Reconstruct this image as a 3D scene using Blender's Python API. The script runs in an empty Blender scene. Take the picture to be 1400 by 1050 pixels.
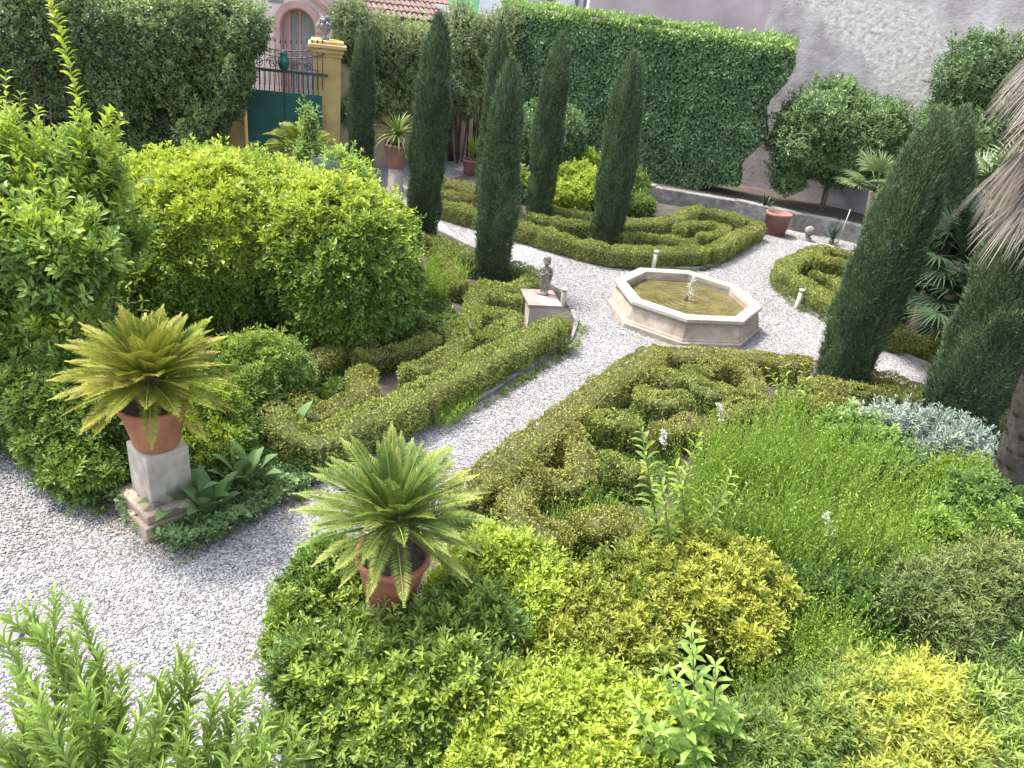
import bpy, bmesh, math
import numpy as np
from mathutils import Vector, Matrix
R = np.random.default_rng(11)
PI = math.pi
C = bpy.data.collections.new('garden'); bpy.context.scene.collection.children.link(C)
# ------------------------------------------------------------------ camera
FPX, PITCH, ROLL, H = 1020., math.radians(27.6), math.radians(7.65), 4.4
cr, sr, cp, sp = math.cos(ROLL), math.sin(ROLL), math.cos(PITCH), math.sin(PITCH)
def ray(x, y):
    a = (x-700)/FPX; b = (525-y)/FPX
    ur = a*cr-b*sr; uu = a*sr+b*cr
    return np.array([ur, cp+uu*sp, -sp+uu*cp])
def at(x, y, z=0.):
    """ground-plan point under a spot of the photograph, on the level z"""
    d = ray(x, y); t = (z-H)/d[2]
    return np.array([d[0]*t, d[1]*t, z])
def atY(x, y, Y):
    d = ray(x, y); t = Y/d[1]
    return np.array([d[0]*t, Y, H+d[2]*t])
cam = bpy.data.objects.new('camera', bpy.data.cameras.new('camera')); C.objects.link(cam)
cam.data.sensor_width = 36; cam.data.lens = FPX/1400*36; cam.data.clip_end = 500; cam.data.clip_start = .05
rt = Vector((1, 0, 0)); up = Vector((0, sp, cp)); fw = Vector((0, cp, -sp))
RR = rt*cr+up*sr; UU = -rt*sr+up*cr
cam.matrix_world = Matrix(((RR.x, UU.x, -fw.x, 0), (RR.y, UU.y, -fw.y, 0), (RR.z, UU.z, -fw.z, H), (0, 0, 0, 1)))
bpy.context.scene.camera = cam
# ------------------------------------------------------------------ materials
def newmat(name):
    m = bpy.data.materials.new(name); m.use_nodes = True
    nt = m.node_tree; nt.nodes.clear()
    return m, nt, nt.nodes.new('ShaderNodeOutputMaterial')
def ramp(nt, stops, interp='LINEAR'):
    r = nt.nodes.new('ShaderNodeValToRGB'); e = r.color_ramp.elements; r.color_ramp.interpolation = interp
    while len(e) < len(stops): e.new(.5)
    for el, (p, c) in zip(e, stops): el.position = p; el.color = (*c, 1)
    return r
def coords(nt, scale=(1, 1, 1)):
    tc = nt.nodes.new('ShaderNodeTexCoord'); mp = nt.nodes.new('ShaderNodeMapping')
    mp.inputs['Scale'].default_value = scale
    nt.links.new(tc.outputs['Object'], mp.inputs[0]); return mp.outputs[0]
def noise(nt, vec, scale, detail=5, rough=.6):
    n = nt.nodes.new('ShaderNodeTexNoise'); n.inputs['Scale'].default_value = scale
    n.inputs['Detail'].default_value = detail; n.inputs['Roughness'].default_value = rough
    nt.links.new(vec, n.inputs['Vector']); return n.outputs['Fac']
def mixc(nt, fac, a, b, mode='MIX'):
    m = nt.nodes.new('ShaderNodeMix'); m.data_type = 'RGBA'; m.blend_type = mode
    for s, v in ((m.inputs[0], fac), (m.inputs[6], a), (m.inputs[7], b)):
        if isinstance(v, (int, float)): s.default_value = v
        elif isinstance(v, tuple): s.default_value = (*v, 1)
        else: nt.links.new(v, s)
    return m.outputs[2]
def foliage(name, dark, mid, light, fresh, rough=.45, trans=.3, spec=.35):
    m, nt, out = newmat(name); L = nt.links
    a = nt.nodes.new('ShaderNodeAttribute'); a.attribute_name = 'tone'
    b = nt.nodes.new('ShaderNodeAttribute'); b.attribute_name = 'fresh'
    r = ramp(nt, [(0, dark), (.5, mid), (1, light)]); L.new(a.outputs['Fac'], r.inputs[0])
    col = mixc(nt, b.outputs['Fac'], r.outputs[0], fresh)
    p = nt.nodes.new('ShaderNodeBsdfPrincipled'); p.inputs['Roughness'].default_value = rough
    p.inputs['Specular IOR Level'].default_value = spec
    L.new(col, p.inputs['Base Color'])
    t = nt.nodes.new('ShaderNodeBsdfTranslucent'); L.new(mixc(nt, .5, col, (.30, .42, .03), 'MIX') if trans > .25 else col, t.inputs[0])
    mx = nt.nodes.new('ShaderNodeMixShader'); mx.inputs[0].default_value = trans
    L.new(p.outputs[0], mx.inputs[1]); L.new(t.outputs[0], mx.inputs[2]); L.new(mx.outputs[0], out.inputs[0])
    return m
def solid(name, c1, c2, scale=6, bump=.3, rough=.8, stops=None, bscale=None, metal=0, dist=.01, detail=6, aniso=(1, 1, 1)):
    m, nt, out = newmat(name); L = nt.links
    v = coords(nt, aniso); f = noise(nt, v, scale, detail, .65)
    r = ramp(nt, stops or [(.3, c1), (.7, c2)]); L.new(f, r.inputs[0])
    f3 = noise(nt, v, scale*.22, 3, .5); r3 = ramp(nt, [(.35, (.72, .72, .70)), (.65, (1.1, 1.1, 1.1))]); L.new(f3, r3.inputs[0])
    p = nt.nodes.new('ShaderNodeBsdfPrincipled'); p.inputs['Roughness'].default_value = rough; p.inputs['Metallic'].default_value = metal
    L.new(mixc(nt, 1., r.outputs[0], r3.outputs[0], 'MULTIPLY'), p.inputs['Base Color'])
    if bump:
        bn = nt.nodes.new('ShaderNodeBump'); bn.inputs['Strength'].default_value = bump; bn.inputs['Distance'].default_value = dist
        L.new(noise(nt, v, bscale or scale*4, 6, .7), bn.inputs['Height']); L.new(bn.outputs[0], p.inputs['Normal'])
    L.new(p.outputs[0], out.inputs[0]); return m
M = {}
M['box'] = foliage('box_leaf', (.095, .125, .028), (.20, .24, .048), (.33, .36, .085), (.27, .21, .08), .5, .2)
M['boxred'] = foliage('box_leaf_bronzed', (.095, .115, .028), (.205, .225, .048), (.33, .33, .080), (.27, .19, .08), .5, .2)
M['cyp'] = foliage('cypress_spray', (.030, .056, .032), (.066, .105, .056), (.125, .175, .090), (.19, .26, .11), .7, .12, .15)
M['ficus'] = foliage('creeper_leaf', (.060, .115, .050), (.125, .21, .095), (.21, .31, .15), (.36, .50, .12), .45, .22)
M['pit'] = foliage('pittosporum_leaf', (.055, .11, .022), (.135, .225, .040), (.25, .35, .06), (.52, .57, .06), .4, .28, .4)
M['green'] = foliage('shrub_leaf', (.045, .090, .022), (.105, .18, .042), (.20, .30, .07), (.38, .47, .08), .4, .3, .4)
M['laurel'] = foliage('tall_hedge_leaf', (.045, .080, .028), (.105, .165, .058), (.20, .28, .10), (.34, .43, .13), .4, .25, .4)
M['laurel2'] = foliage('grey_green_hedge_leaf', (.055, .085, .035), (.13, .18, .075), (.24, .30, .13), (.34, .40, .15), .4, .25, .4)
M['ole2'] = foliage('long_dull_leaf', (.09, .14, .05), (.20, .28, .09), (.33, .43, .15), (.42, .58, .10), .45, .3, .3)
M['gold2'] = foliage('olive_narrow_leaf', (.05, .095, .02), (.125, .19, .04), (.25, .32, .06), (.56, .55, .08), .5, .3)
M['olive'] = foliage('olive_twiggy_leaf', (.04, .065, .02), (.095, .135, .035), (.19, .235, .06), (.34, .34, .09), .5, .25)
M['priv'] = foliage('light_shrub_leaf', (.07, .13, .035), (.14, .23, .06), (.25, .35, .10), (.50, .60, .05), .4, .38, .3)
M['spirea'] = foliage('golden_shrub_leaf', (.07, .11, .02), (.21, .25, .045), (.40, .41, .07), (.58, .56, .09), .5, .32)
M['gold'] = foliage('yellow_green_leaf', (.06, .12, .02), (.18, .26, .035), (.32, .42, .055), (.48, .56, .08), .45, .32)
M['citrus'] = foliage('orange_tree_leaf', (.045, .085, .032), (.095, .165, .058), (.17, .26, .10), (.26, .37, .12), .4, .22, .4)
M['grass'] = foliage('green_shoot', (.08, .15, .02), (.18, .29, .045), (.31, .43, .075), (.44, .54, .10), .55, .32, .2)
M['grey'] = foliage('silver_leaf', (.14, .19, .15), (.26, .32, .26), (.40, .45, .38), (.5, .54, .46), .7, .15, .2)
M['ole'] = foliage('lance_leaf', (.10, .17, .06), (.19, .30, .08), (.30, .42, .12), (.42, .60, .08), .4, .35, .4)
M['broad'] = foliage('broad_leaf', (.07, .13, .045), (.14, .22, .08), (.23, .33, .13), (.28, .38, .10), .55, .25, .3)
M['cycad'] = foliage('cycad_leaflet', (.07, .11, .012), (.18, .235, .022), (.30, .34, .045), (.36, .29, .06), .5, .15, .25)
M['cycad2'] = foliage('cycad_leaflet_green', (.055, .105, .02), (.125, .20, .035), (.23, .31, .07), (.34, .34, .08), .5, .15, .25)
M['fan'] = foliage('fan_palm_leaf', (.05, .10, .035), (.10, .16, .055), (.20, .25, .10), (.36, .37, .16), .45, .2)
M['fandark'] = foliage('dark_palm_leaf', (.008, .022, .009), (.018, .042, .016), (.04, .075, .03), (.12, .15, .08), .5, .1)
M['dead'] = foliage('dead_palm_leaf', (.06, .047, .040), (.15, .125, .11), (.33, .295, .265), (.26, .20, .15), .8, .1, .15)
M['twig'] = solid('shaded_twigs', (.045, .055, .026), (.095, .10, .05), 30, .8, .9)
M['bark'] = solid('bark', (.07, .05, .035), (.20, .155, .11), 20, .9, .9, aniso=(1, 1, .2), dist=.02)
M['darkbark'] = solid('dark_palm_bark', (.035, .028, .022), (.11, .09, .07), 20, .9, .9, dist=.02)
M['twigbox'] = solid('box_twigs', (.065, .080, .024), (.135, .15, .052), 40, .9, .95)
M['stem'] = solid('green_stem', (.10, .13, .04), (.19, .20, .07), 20, .3, .6)
M['terra'] = solid('terracotta', (.24, .085, .048), (.36, .145, .085), 9, .25, .75, dist=.004)
M['terradark'] = solid('old_terracotta', (.16, .075, .06), (.27, .135, .105), 9, .25, .8, dist=.004)
M['soil'] = solid('soil', (.045, .037, .028), (.12, .095, .072), 14, .9, .95, dist=.03)
M['soildry'] = solid('dry_soil', (.12, .10, .085), (.24, .21, .18), 10, .9, .95, dist=.03)
M['stone'] = solid('pedestal_stone', (0.288, 0.240, 0.200), (0.480, 0.432, 0.384), 7, .5, .85, dist=.008)
M['stoneb'] = solid('mossy_base_stone', (.20, .15, .11), (.42, .33, .26), 9, .6, .9, dist=.01)
M['fount'] = solid('fountain_stone', (.27, .215, .165), (.44, .365, .295), 8, .35, .8, dist=.006)
M['fountrim'] = solid('fountain_rim_stone', (.33, .28, .23), (.46, .40, .345), 6, .3, .75, dist=.005)
M['kerb'] = solid('kerb_stone', (.10, .092, .085), (.30, .285, .27), 7, .8, .9, dist=.02)
M['statue'] = solid('weathered_statue_stone', (0.104, 0.096, 0.080), (0.288, 0.256, 0.216), 18, .5, .9, dist=.004)
M['plinth'] = solid('plinth_plaster', (0.368, 0.304, 0.264), (0.496, 0.432, 0.384), 9, .3, .85, dist=.004)
M['slab'] = solid('plinth_slab', (.21, .15, .13), (.32, .245, .215), 9, .3, .8, dist=.004)
M['yellow'] = solid('ochre_plaster', (.50, .34, .13), (.64, .46, .20), 3, .25, .9, dist=.005)
M['tan'] = solid('tan_plaster', (.38, .29, .19), (.50, .40, .28), 3, .3, .9, dist=.006)
M['pink'] = solid('pink_plaster', (0.480, 0.384, 0.368), (0.592, 0.496, 0.480), 3, .15, .9)
M['pinktrim'] = solid('rose_trim_plaster', (0.368, 0.224, 0.216), (0.480, 0.320, 0.304), 4, .15, .85)
M['pinkwall'] = solid('pale_rose_render', (0.440, 0.360, 0.360), (0.512, 0.432, 0.432), 2, .15, .9)
M['white'] = solid('white_render', (0.576, 0.592, 0.624), (0.656, 0.672, 0.688), 2, .1, .9)
M['mint'] = solid('mint_render', (.16, .50, .26), (.22, .58, .32), 2, .1, .9)
M['tile'] = solid('roof_tile', (.11, .065, .055), (.23, .15, .13), 7, .5, .85, dist=.01)
M['gate'] = solid('dark_green_paint', (.008, .085, .075), (.016, .115, .10), 3, .08, .35)
M['iron'] = solid('dark_iron', (.012, .03, .03), (.03, .05, .05), 9, .2, .5)
M['ironbrown'] = solid('rusty_iron', (.06, .04, .04), (.13, .09, .08), 9, .2, .6)
M['glass'] = solid('grey_door_glass', (.16, .18, .20), (.30, .32, .34), 1.5, 0, .25)
M['dark'] = solid('dark_shutter', (.04, .03, .03), (.08, .06, .06), 5, .1, .7)
M['lamp'] = solid('lamp_post_stone', (0.360, 0.336, 0.280), (0.496, 0.472, 0.400), 20, .3, .7, dist=.003)
M['lampcap'] = solid('lamp_cap', (0.544, 0.528, 0.448), (0.640, 0.624, 0.544), 20, .1, .5)
M['ball'] = solid('pale_stone_ball', (.09, .085, .08), (.25, .24, .23), 9, .3, .7)
M['leadgrey'] = solid('weathered_urn_stone', (.11, .11, .12), (.28, .28, .29), 12, .4, .85)
M['petal'] = solid('white_petal', (.8, .78, .74), (.85, .84, .8), 5, 0, .6)
def gravel_mat():
    m, nt, out = newmat('white_gravel'); L = nt.links; v = coords(nt)
    def vor(scale):
        n = nt.nodes.new('ShaderNodeTexVoronoi'); n.inputs['Scale'].default_value = scale; L.new(v, n.inputs['Vector']); return n
    a, b = vor(62), vor(27)
    sa = nt.nodes.new('ShaderNodeSeparateColor'); L.new(a.outputs['Color'], sa.inputs[0])
    ra = ramp(nt, [(0, (.08, .077, .075)), (.16, (.17, .165, .165)), (.40, (.285, .28, .28)), (.75, (.355, .35, .35)), (1, (.45, .445, .45))]); L.new(sa.outputs[0], ra.inputs[0])
    sb = nt.nodes.new('ShaderNodeSeparateColor'); L.new(b.outputs['Color'], sb.inputs[0])
    rb = ramp(nt, [(0, (.52, .50, .50)), (.3, (.92, .90, .89)), (1, (1.05, 1.05, 1.06))]); L.new(sb.outputs[0], rb.inputs[0])
    c = mixc(nt, 1., ra.outputs[0], rb.outputs[0], 'MULTIPLY')
    f = noise(nt, v, .9, 5, .62); rf = ramp(nt, [(.34, (.74, .70, .66)), (.52, (1, 1, 1))]); L.new(f, rf.inputs[0])
    c = mixc(nt, 1., c, rf.outputs[0], 'MULTIPLY')
    p = nt.nodes.new('ShaderNodeBsdfPrincipled'); p.inputs['Roughness'].default_value = .85; p.inputs['Specular IOR Level'].default_value = .2
    L.new(c, p.inputs['Base Color'])
    bn = nt.nodes.new('ShaderNodeBump'); bn.inputs['Strength'].default_value = .9; bn.inputs['Distance'].default_value = .012; bn.invert = True
    L.new(a.outputs['Distance'], bn.inputs['Height']); L.new(bn.outputs[0], p.inputs['Normal'])
    L.new(p.outputs[0], out.inputs[0]); return m
M['gravel'] = gravel_mat()
def greywall_mat():
    m, nt, out = newmat('old_grey_plaster'); L = nt.links; v = coords(nt)
    f = noise(nt, v, 1.1, 8, .62)
    r = ramp(nt, [(.30, (.13, .115, .115)), (.42, (.24, .215, .215)), (.52, (.30, .275, .28)), (.60, (.36, .335, .335)), (.72, (.47, .44, .43))]); L.new(f, r.inputs[0])
    # exposed rubble where the plaster fell off: a patch with its own outline in wall coordinates
    st = nt.nodes.new('ShaderNodeTexVoronoi'); st.inputs['Scale'].default_value = 9; L.new(v, st.inputs['Vector'])
    sc = nt.nodes.new('ShaderNodeSeparateColor'); L.new(st.outputs['Color'], sc.inputs[0])
    rs = ramp(nt, [(.32, (.20, .18, .17)), (.48, (.36, .335, .32)), (.66, (.52, .50, .48))]); L.new(noise(nt, v, 7, 9, .75), rs.inputs[0])
    sx = nt.nodes.new('ShaderNodeSeparateXYZ'); L.new(v, sx.inputs[0])
    def mth(op, a, b):
        q = nt.nodes.new('ShaderNodeMath'); q.operation = op
        for i, s in enumerate((a, b)):
            if isinstance(s, (int, float)): q.inputs[i].default_value = s
            else: L.new(s, q.inputs[i])
        return q.outputs[0]
    n2 = noise(nt, v, 1.7, 6, .65)
    line = mth('ADD', mth('MULTIPLY', sx.outputs[0], .62), sx.outputs[2])       # z + .62x  > const
    line = mth('ADD', line, mth('MULTIPLY', n2, 2.2))
    mask = nt.nodes.new('ShaderNodeMapRange'); mask.inputs[1].default_value = 6.45; mask.inputs[2].default_value = 6.85; L.new(line, mask.inputs[0])
    up_ = mth('ADD', mth('MULTIPLY', sx.outputs[0], .62), sx.outputs[2])
    m2 = nt.nodes.new('ShaderNodeMapRange'); m2.inputs[1].default_value = 7.6; m2.inputs[2].default_value = 7.2; L.new(up_, m2.inputs[0])
    fac = mth('MULTIPLY', mask.outputs[0], m2.outputs[0])
    col = mixc(nt, fac, r.outputs[0], rs.outputs[0])
    p = nt.nodes.new('ShaderNodeBsdfPrincipled'); p.inputs['Roughness'].default_value = .92; L.new(col, p.inputs['Base Color'])
    bn = nt.nodes.new('ShaderNodeBump'); bn.inputs['Strength'].default_value = .7; bn.inputs['Distance'].default_value = .03
    L.new(mth('ADD', noise(nt, v, 9, 6, .7), mth('MULTIPLY', fac, mth('MULTIPLY', st.outputs['Distance'], .35))), bn.inputs['Height']); L.new(bn.outputs[0], p.inputs['Normal'])
    L.new(p.outputs[0], out.inputs[0]); return m
M['greywall'] = greywall_mat()
def water_mat():
    m, nt, out = newmat('pond_water'); L = nt.links; v = coords(nt)
    g = nt.nodes.new('ShaderNodeTexWave'); g.wave_type = 'RINGS'; g.rings_direction = 'SPHERICAL'
    g.inputs['Scale'].default_value = 2.7; g.inputs['Distortion'].default_value = 3.2; g.inputs['Detail'].default_value = 3; g.inputs['Detail Scale'].default_value = 2.2
    L.new(v, g.inputs['Vector'])
    p = nt.nodes.new('ShaderNodeBsdfPrincipled'); p.inputs['Roughness'].default_value = .04
    f = noise(nt, v, 3, 5, .6); r = ramp(nt, [(.35, (.060, .052, .016)), (.65, (.135, .112, .040))]); L.new(f, r.inputs[0]); L.new(r.outputs[0], p.inputs['Base Color'])
    b1 = nt.nodes.new('ShaderNodeBump'); b1.inputs['Strength'].default_value = .20; b1.inputs['Distance'].default_value = .03; L.new(g.outputs['Fac'], b1.inputs['Height'])
    b2 = nt.nodes.new('ShaderNodeBump'); b2.inputs['Strength'].default_value = .35; b2.inputs['Distance'].default_value = .02; L.new(noise(nt, v, 14, 3, .5), b2.inputs['Height']); L.new(b1.outputs[0], b2.inputs['Normal'])
    L.new(b2.outputs[0], p.inputs['Normal']); L.new(p.outputs[0], out.inputs[0]); return m
M['water'] = water_mat()
def jet_mat():
    m, nt, out = newmat('water_spray'); p = nt.nodes.new('ShaderNodeBsdfPrincipled')
    p.inputs['Base Color'].default_value = (.85, .87, .9, 1); p.inputs['Roughness'].default_value = .1; p.inputs['Transmission Weight'].default_value = .4
    nt.links.new(p.outputs[0], out.inputs[0]); return m
M['jet'] = jet_mat()
# ------------------------------------------------------------------ object helpers
def tag(o, label=None, cat=None, group=None, kind=None):
    if label: o['label'] = label
    if cat: o['category'] = cat
    if group: o['group'] = group
    if kind: o['kind'] = kind
    return o
def empty(name, loc=(0, 0, 0), label=None, cat=None, group=None):
    o = bpy.data.objects.new(name, None); C.objects.link(o); o.location = loc; o.empty_display_size = .2
    return tag(o, label, cat, group)
class G:
    """collects geometry (numpy) and links it as one mesh object"""
    def __init__(s): s.v = []; s.f = []; s.t = []; s.fr = []; s.m = []; s.n = 0; s.sm = []
    def add(s, V, Fs, tone=.5, fresh=0., mat=0, smooth=False):
        V = np.asarray(V, float).reshape(-1, 3)
        for F, per in Fs:
            F = np.asarray(F, int); k = len(F); s.f.append(F+s.n)
            s.t.append(np.broadcast_to(np.repeat(tone, per) if np.ndim(tone) else tone, (k,)).astype(np.float32))
            s.fr.append(np.broadcast_to(np.repeat(fresh, per) if np.ndim(fresh) else fresh, (k,)).astype(np.float32))
            s.m.append(np.full(k, mat, np.int32)); s.sm.append(np.full(k, smooth))
        s.v.append(V); s.n += len(V)
    def build(s, name, mats, parent=None, loc=None):
        me = bpy.data.meshes.new(name)
        V = np.concatenate(s.v)
        if loc is not None: V = V-np.asarray(loc)
        me.vertices.add(len(V)); me.vertices.foreach_set('co', V.astype(np.float32).ravel())
        idx = np.concatenate([F.ravel() for F in s.f]).astype(np.int32)
        tot = np.concatenate([np.full(len(F), F.shape[1]) for F in s.f]).astype(np.int32)
        me.loops.add(len(idx)); me.loops.foreach_set('vertex_index', idx)
        me.polygons.add(len(tot)); me.polygons.foreach_set('loop_start', np.concatenate([[0], np.cumsum(tot)[:-1]]).astype(np.int32))
        me.polygons.foreach_set('material_index', np.concatenate(s.m)); me.polygons.foreach_set('use_smooth', np.concatenate(s.sm))
        for nm, d in (('tone', s.t), ('fresh', s.fr)):
            at_ = me.attributes.new(nm, 'FLOAT', 'FACE'); at_.data.foreach_set('value', np.clip(np.concatenate(d), 0, 1))
        me.update(calc_edges=True)
        for mm in (mats if isinstance(mats, (list, tuple)) else [mats]): me.materials.append(M[mm])
        o = bpy.data.objects.new(name, me); C.objects.link(o)
        if loc is not None: o.location = loc
        if parent is not None:
            o.parent = parent
            if loc is None: o.location = -parent.location if parent.parent is None else (0, 0, 0)
            else: o.location = Vector(loc)-parent.location
        return o
def unit(a): return a/np.maximum(np.linalg.norm(a, axis=-1, keepdims=True), 1e-9)
class T: pass
def tmpl(v, fs):
    t = T(); t.v = np.array(v, float); t.f = [np.array(f) for f in fs]; return t
T_RH = tmpl([(0, 0, 0), (.45, .5, .10), (1, 0, -.04), (.45, -.5, .10)], [[(0, 3, 2, 1)]])
T_OB = tmpl([(0, 0, 0), (.62, .5, .10), (1, 0, -.02), (.62, -.5, .10)], [[(0, 3, 2, 1)]])
T_NEEDLE = tmpl([(0, -.3, 0), (0, .3, 0), (1, 0, 0)], [[(0, 1, 2)]])
T_LONG = tmpl([(0, 0, 0), (.28, .36, .10), (.64, .44, .08), (1, 0, -.16), (.64, -.44, .08), (.28, -.36, .10), (.30, 0, .02), (.66, 0, -.01)],
              [[(0, 6, 1), (7, 3, 2), (0, 5, 6), (7, 4, 3)], [(6, 7, 2, 1), (5, 4, 7, 6)]])
def leaves(g, P, D, N, L, W, tone=.5, fresh=0., t=T_RH, mat=0, curl=1.):
    n = len(P)
    if n == 0: return
    D = unit(D); S = unit(np.cross(D, N)); Nn = np.cross(S, D)
    L = np.broadcast_to(L, (n,))[:, None, None]; W = np.broadcast_to(W, (n,))[:, None, None]
    tv = t.v
    V = P[:, None]+D[:, None]*tv[None, :, 0, None]*L+S[:, None]*tv[None, :, 1, None]*W+Nn[:, None]*tv[None, :, 2, None]*L*curl
    k = len(tv)
    Fs = [((F[None]+(np.arange(n)*k)[:, None, None]).reshape(-1, F.shape[1]), len(F)) for F in t.f]
    g.add(V, Fs, tone, fresh, mat)
def rnd(n, s=1.): return R.normal(size=(n, 3))*s
def rosettes(g, P, A, k, L, W, tone, fresh, spread=.9, t=T_OB, mat=0, var=.42):
    """k leaves round each shoot tip P with axis A"""
    n = len(P)
    if n == 0: return
    A = unit(A); u = unit(np.cross(A, rnd(n))); w = np.cross(A, u)
    ang = (np.arange(k)/k*2*PI)[None]+R.uniform(0, 6, (n, 1))+R.normal(size=(n, k))*.2
    el = R.uniform(.25, 1., (n, k))*spread
    D = (u[:, None]*np.cos(ang)[..., None]+w[:, None]*np.sin(ang)[..., None])*np.sin(el*PI/2)[..., None]+A[:, None]*np.cos(el*PI/2)[..., None]
    D = D.reshape(-1, 3); Nn = np.repeat(A, k, 0)+rnd(n*k, .15)
    PP = np.repeat(P, k, 0)+D*.1*np.mean(L)
    LL = np.repeat(np.broadcast_to(L, (n,)), k)*R.uniform(1-var, 1+var, n*k)
    leaves(g, PP, D, Nn, LL, LL*(W/np.mean(L)), np.clip(np.repeat(np.broadcast_to(tone, (n,)), k)+R.normal(size=n*k)*.13, 0, 1),
           np.clip(np.repeat(np.broadcast_to(fresh, (n,)), k)*R.uniform(.6, 1.2, n*k), 0, 1), t, mat)
def fnoise(P, scale, seed=0, octs=3):
    rg = np.random.default_rng(seed); out = np.zeros(len(P)); a = 1.; tot = 0
    for o in range(octs):
        for j in range(4):
            k = unit(rg.normal(size=3))*scale*(2**o)*rg.uniform(.7, 1.3)
            out += a*np.sin(P@k+rg.uniform(0, 6.28)+1.3*np.sin(P@(np.roll(k, 1)*.7)))/2.
        tot += a; a *= .55
    return out/tot
def box(g, x0, x1, y0, y1, z0, z1, M4=None, mat=0, bev=0.):
    c = [(x, y, z) for z in (z0, z1) for x, y in ((x0, y0), (x1, y0), (x1, y1), (x0, y1))]
    F = [(0, 3, 2, 1), (4, 5, 6, 7), (0, 1, 5, 4), (1, 2, 6, 5), (2, 3, 7, 6), (3, 0, 4, 7)]
    if bev:
        bm = bmesh.new(); vs = [bm.verts.new(q) for q in c]
        for f in F: bm.faces.new([vs[i] for i in f])
        bmesh.ops.bevel(bm, geom=list(bm.edges), offset=bev, segments=2, affect='EDGES', profile=.6)
        addbm(g, bm, M4, mat); return
    V = np.array(c, float)
    if M4 is not None: V = V@np.array(M4.to_3x3()).T+np.array(M4.translation)
    g.add(V, [(F, 1)], mat=mat)
def addbm(g, bm, M4=None, mat=0, smooth=False):
    if M4 is not None: bm.transform(M4)
    bm.verts.index_update()
    V = np.array([v.co[:] for v in bm.verts]); by = {}
    for f in bm.faces: by.setdefault(len(f.verts), []).append([v.index for v in f.verts])
    g.add(V, [(np.array(q), 1) for q in by.values()], mat=mat, smooth=smooth); bm.free()
def rotz(x, y, z, a): return Matrix.Translation((x, y, z)) @ Matrix.Rotation(a, 4, 'Z')
def lathe(g, prof, c=(0, 0, 0), n=32, mat=0, smooth=True, rot=0., wob=0.):
    a = np.arange(n)/n*2*PI+rot; V = []
    for r, z in prof:
        V.append(np.stack([c[0]+r*np.cos(a)*(1+wob*np.sin(3*a)), c[1]+r*np.sin(a), np.full(n, c[2]+z)], -1))
    F = [(i*n+j, i*n+(j+1) % n, (i+1)*n+(j+1) % n, (i+1)*n+j) for i in range(len(prof)-1) for j in range(n)]
    g.add(np.concatenate(V), [(F, 1)], mat=mat, smooth=smooth)
def tube(g, pts, rad, n=7, mat=0, tone=.5, smooth=True):
    pts = np.asarray(pts, float); rad = np.broadcast_to(rad, (len(pts),)); d = unit(np.gradient(pts, axis=0))
    ref = np.array([.31, .17, .93]) if abs(d[0] @ np.array([.31, .17, .93])) < .95 else np.array([1, 0, 0.])
    u = unit(np.cross(d, ref)); w = np.cross(d, u); a = np.arange(n)/n*2*PI
    V = pts[:, None]+rad[:, None, None]*(u[:, None]*np.cos(a)[None, :, None]+w[:, None]*np.sin(a)[None, :, None])
    F = [(i*n+j, i*n+(j+1) % n, (i+1)*n+(j+1) % n, (i+1)*n+j) for i in range(len(pts)-1) for j in range(n)]
    m = len(pts)*n
    caps = [list(range(n))[::-1], list(range(m-n, m))]
    g.add(V, [(F, 1), (caps, 1)], tone=tone, mat=mat, smooth=smooth)
def sphere(g, c, r, sub=3, mat=0, disp=0., seed=0, scale=3., squash=(1, 1, 1)):
    bm = bmesh.new(); bmesh.ops.create_icosphere(bm, subdivisions=sub, radius=1)
    V = np.array([v.co[:] for v in bm.verts]); F = np.array([[v.index for v in f.verts] for f in bm.faces]); bm.free()
    rr = np.array(squash)*r; d = 1+disp*fnoise(V, scale, seed)
    g.add(V*d[:, None]*rr+np.array(c), [(F, 1)], tone=np.full(len(F), .3), mat=mat, smooth=True)
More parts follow.
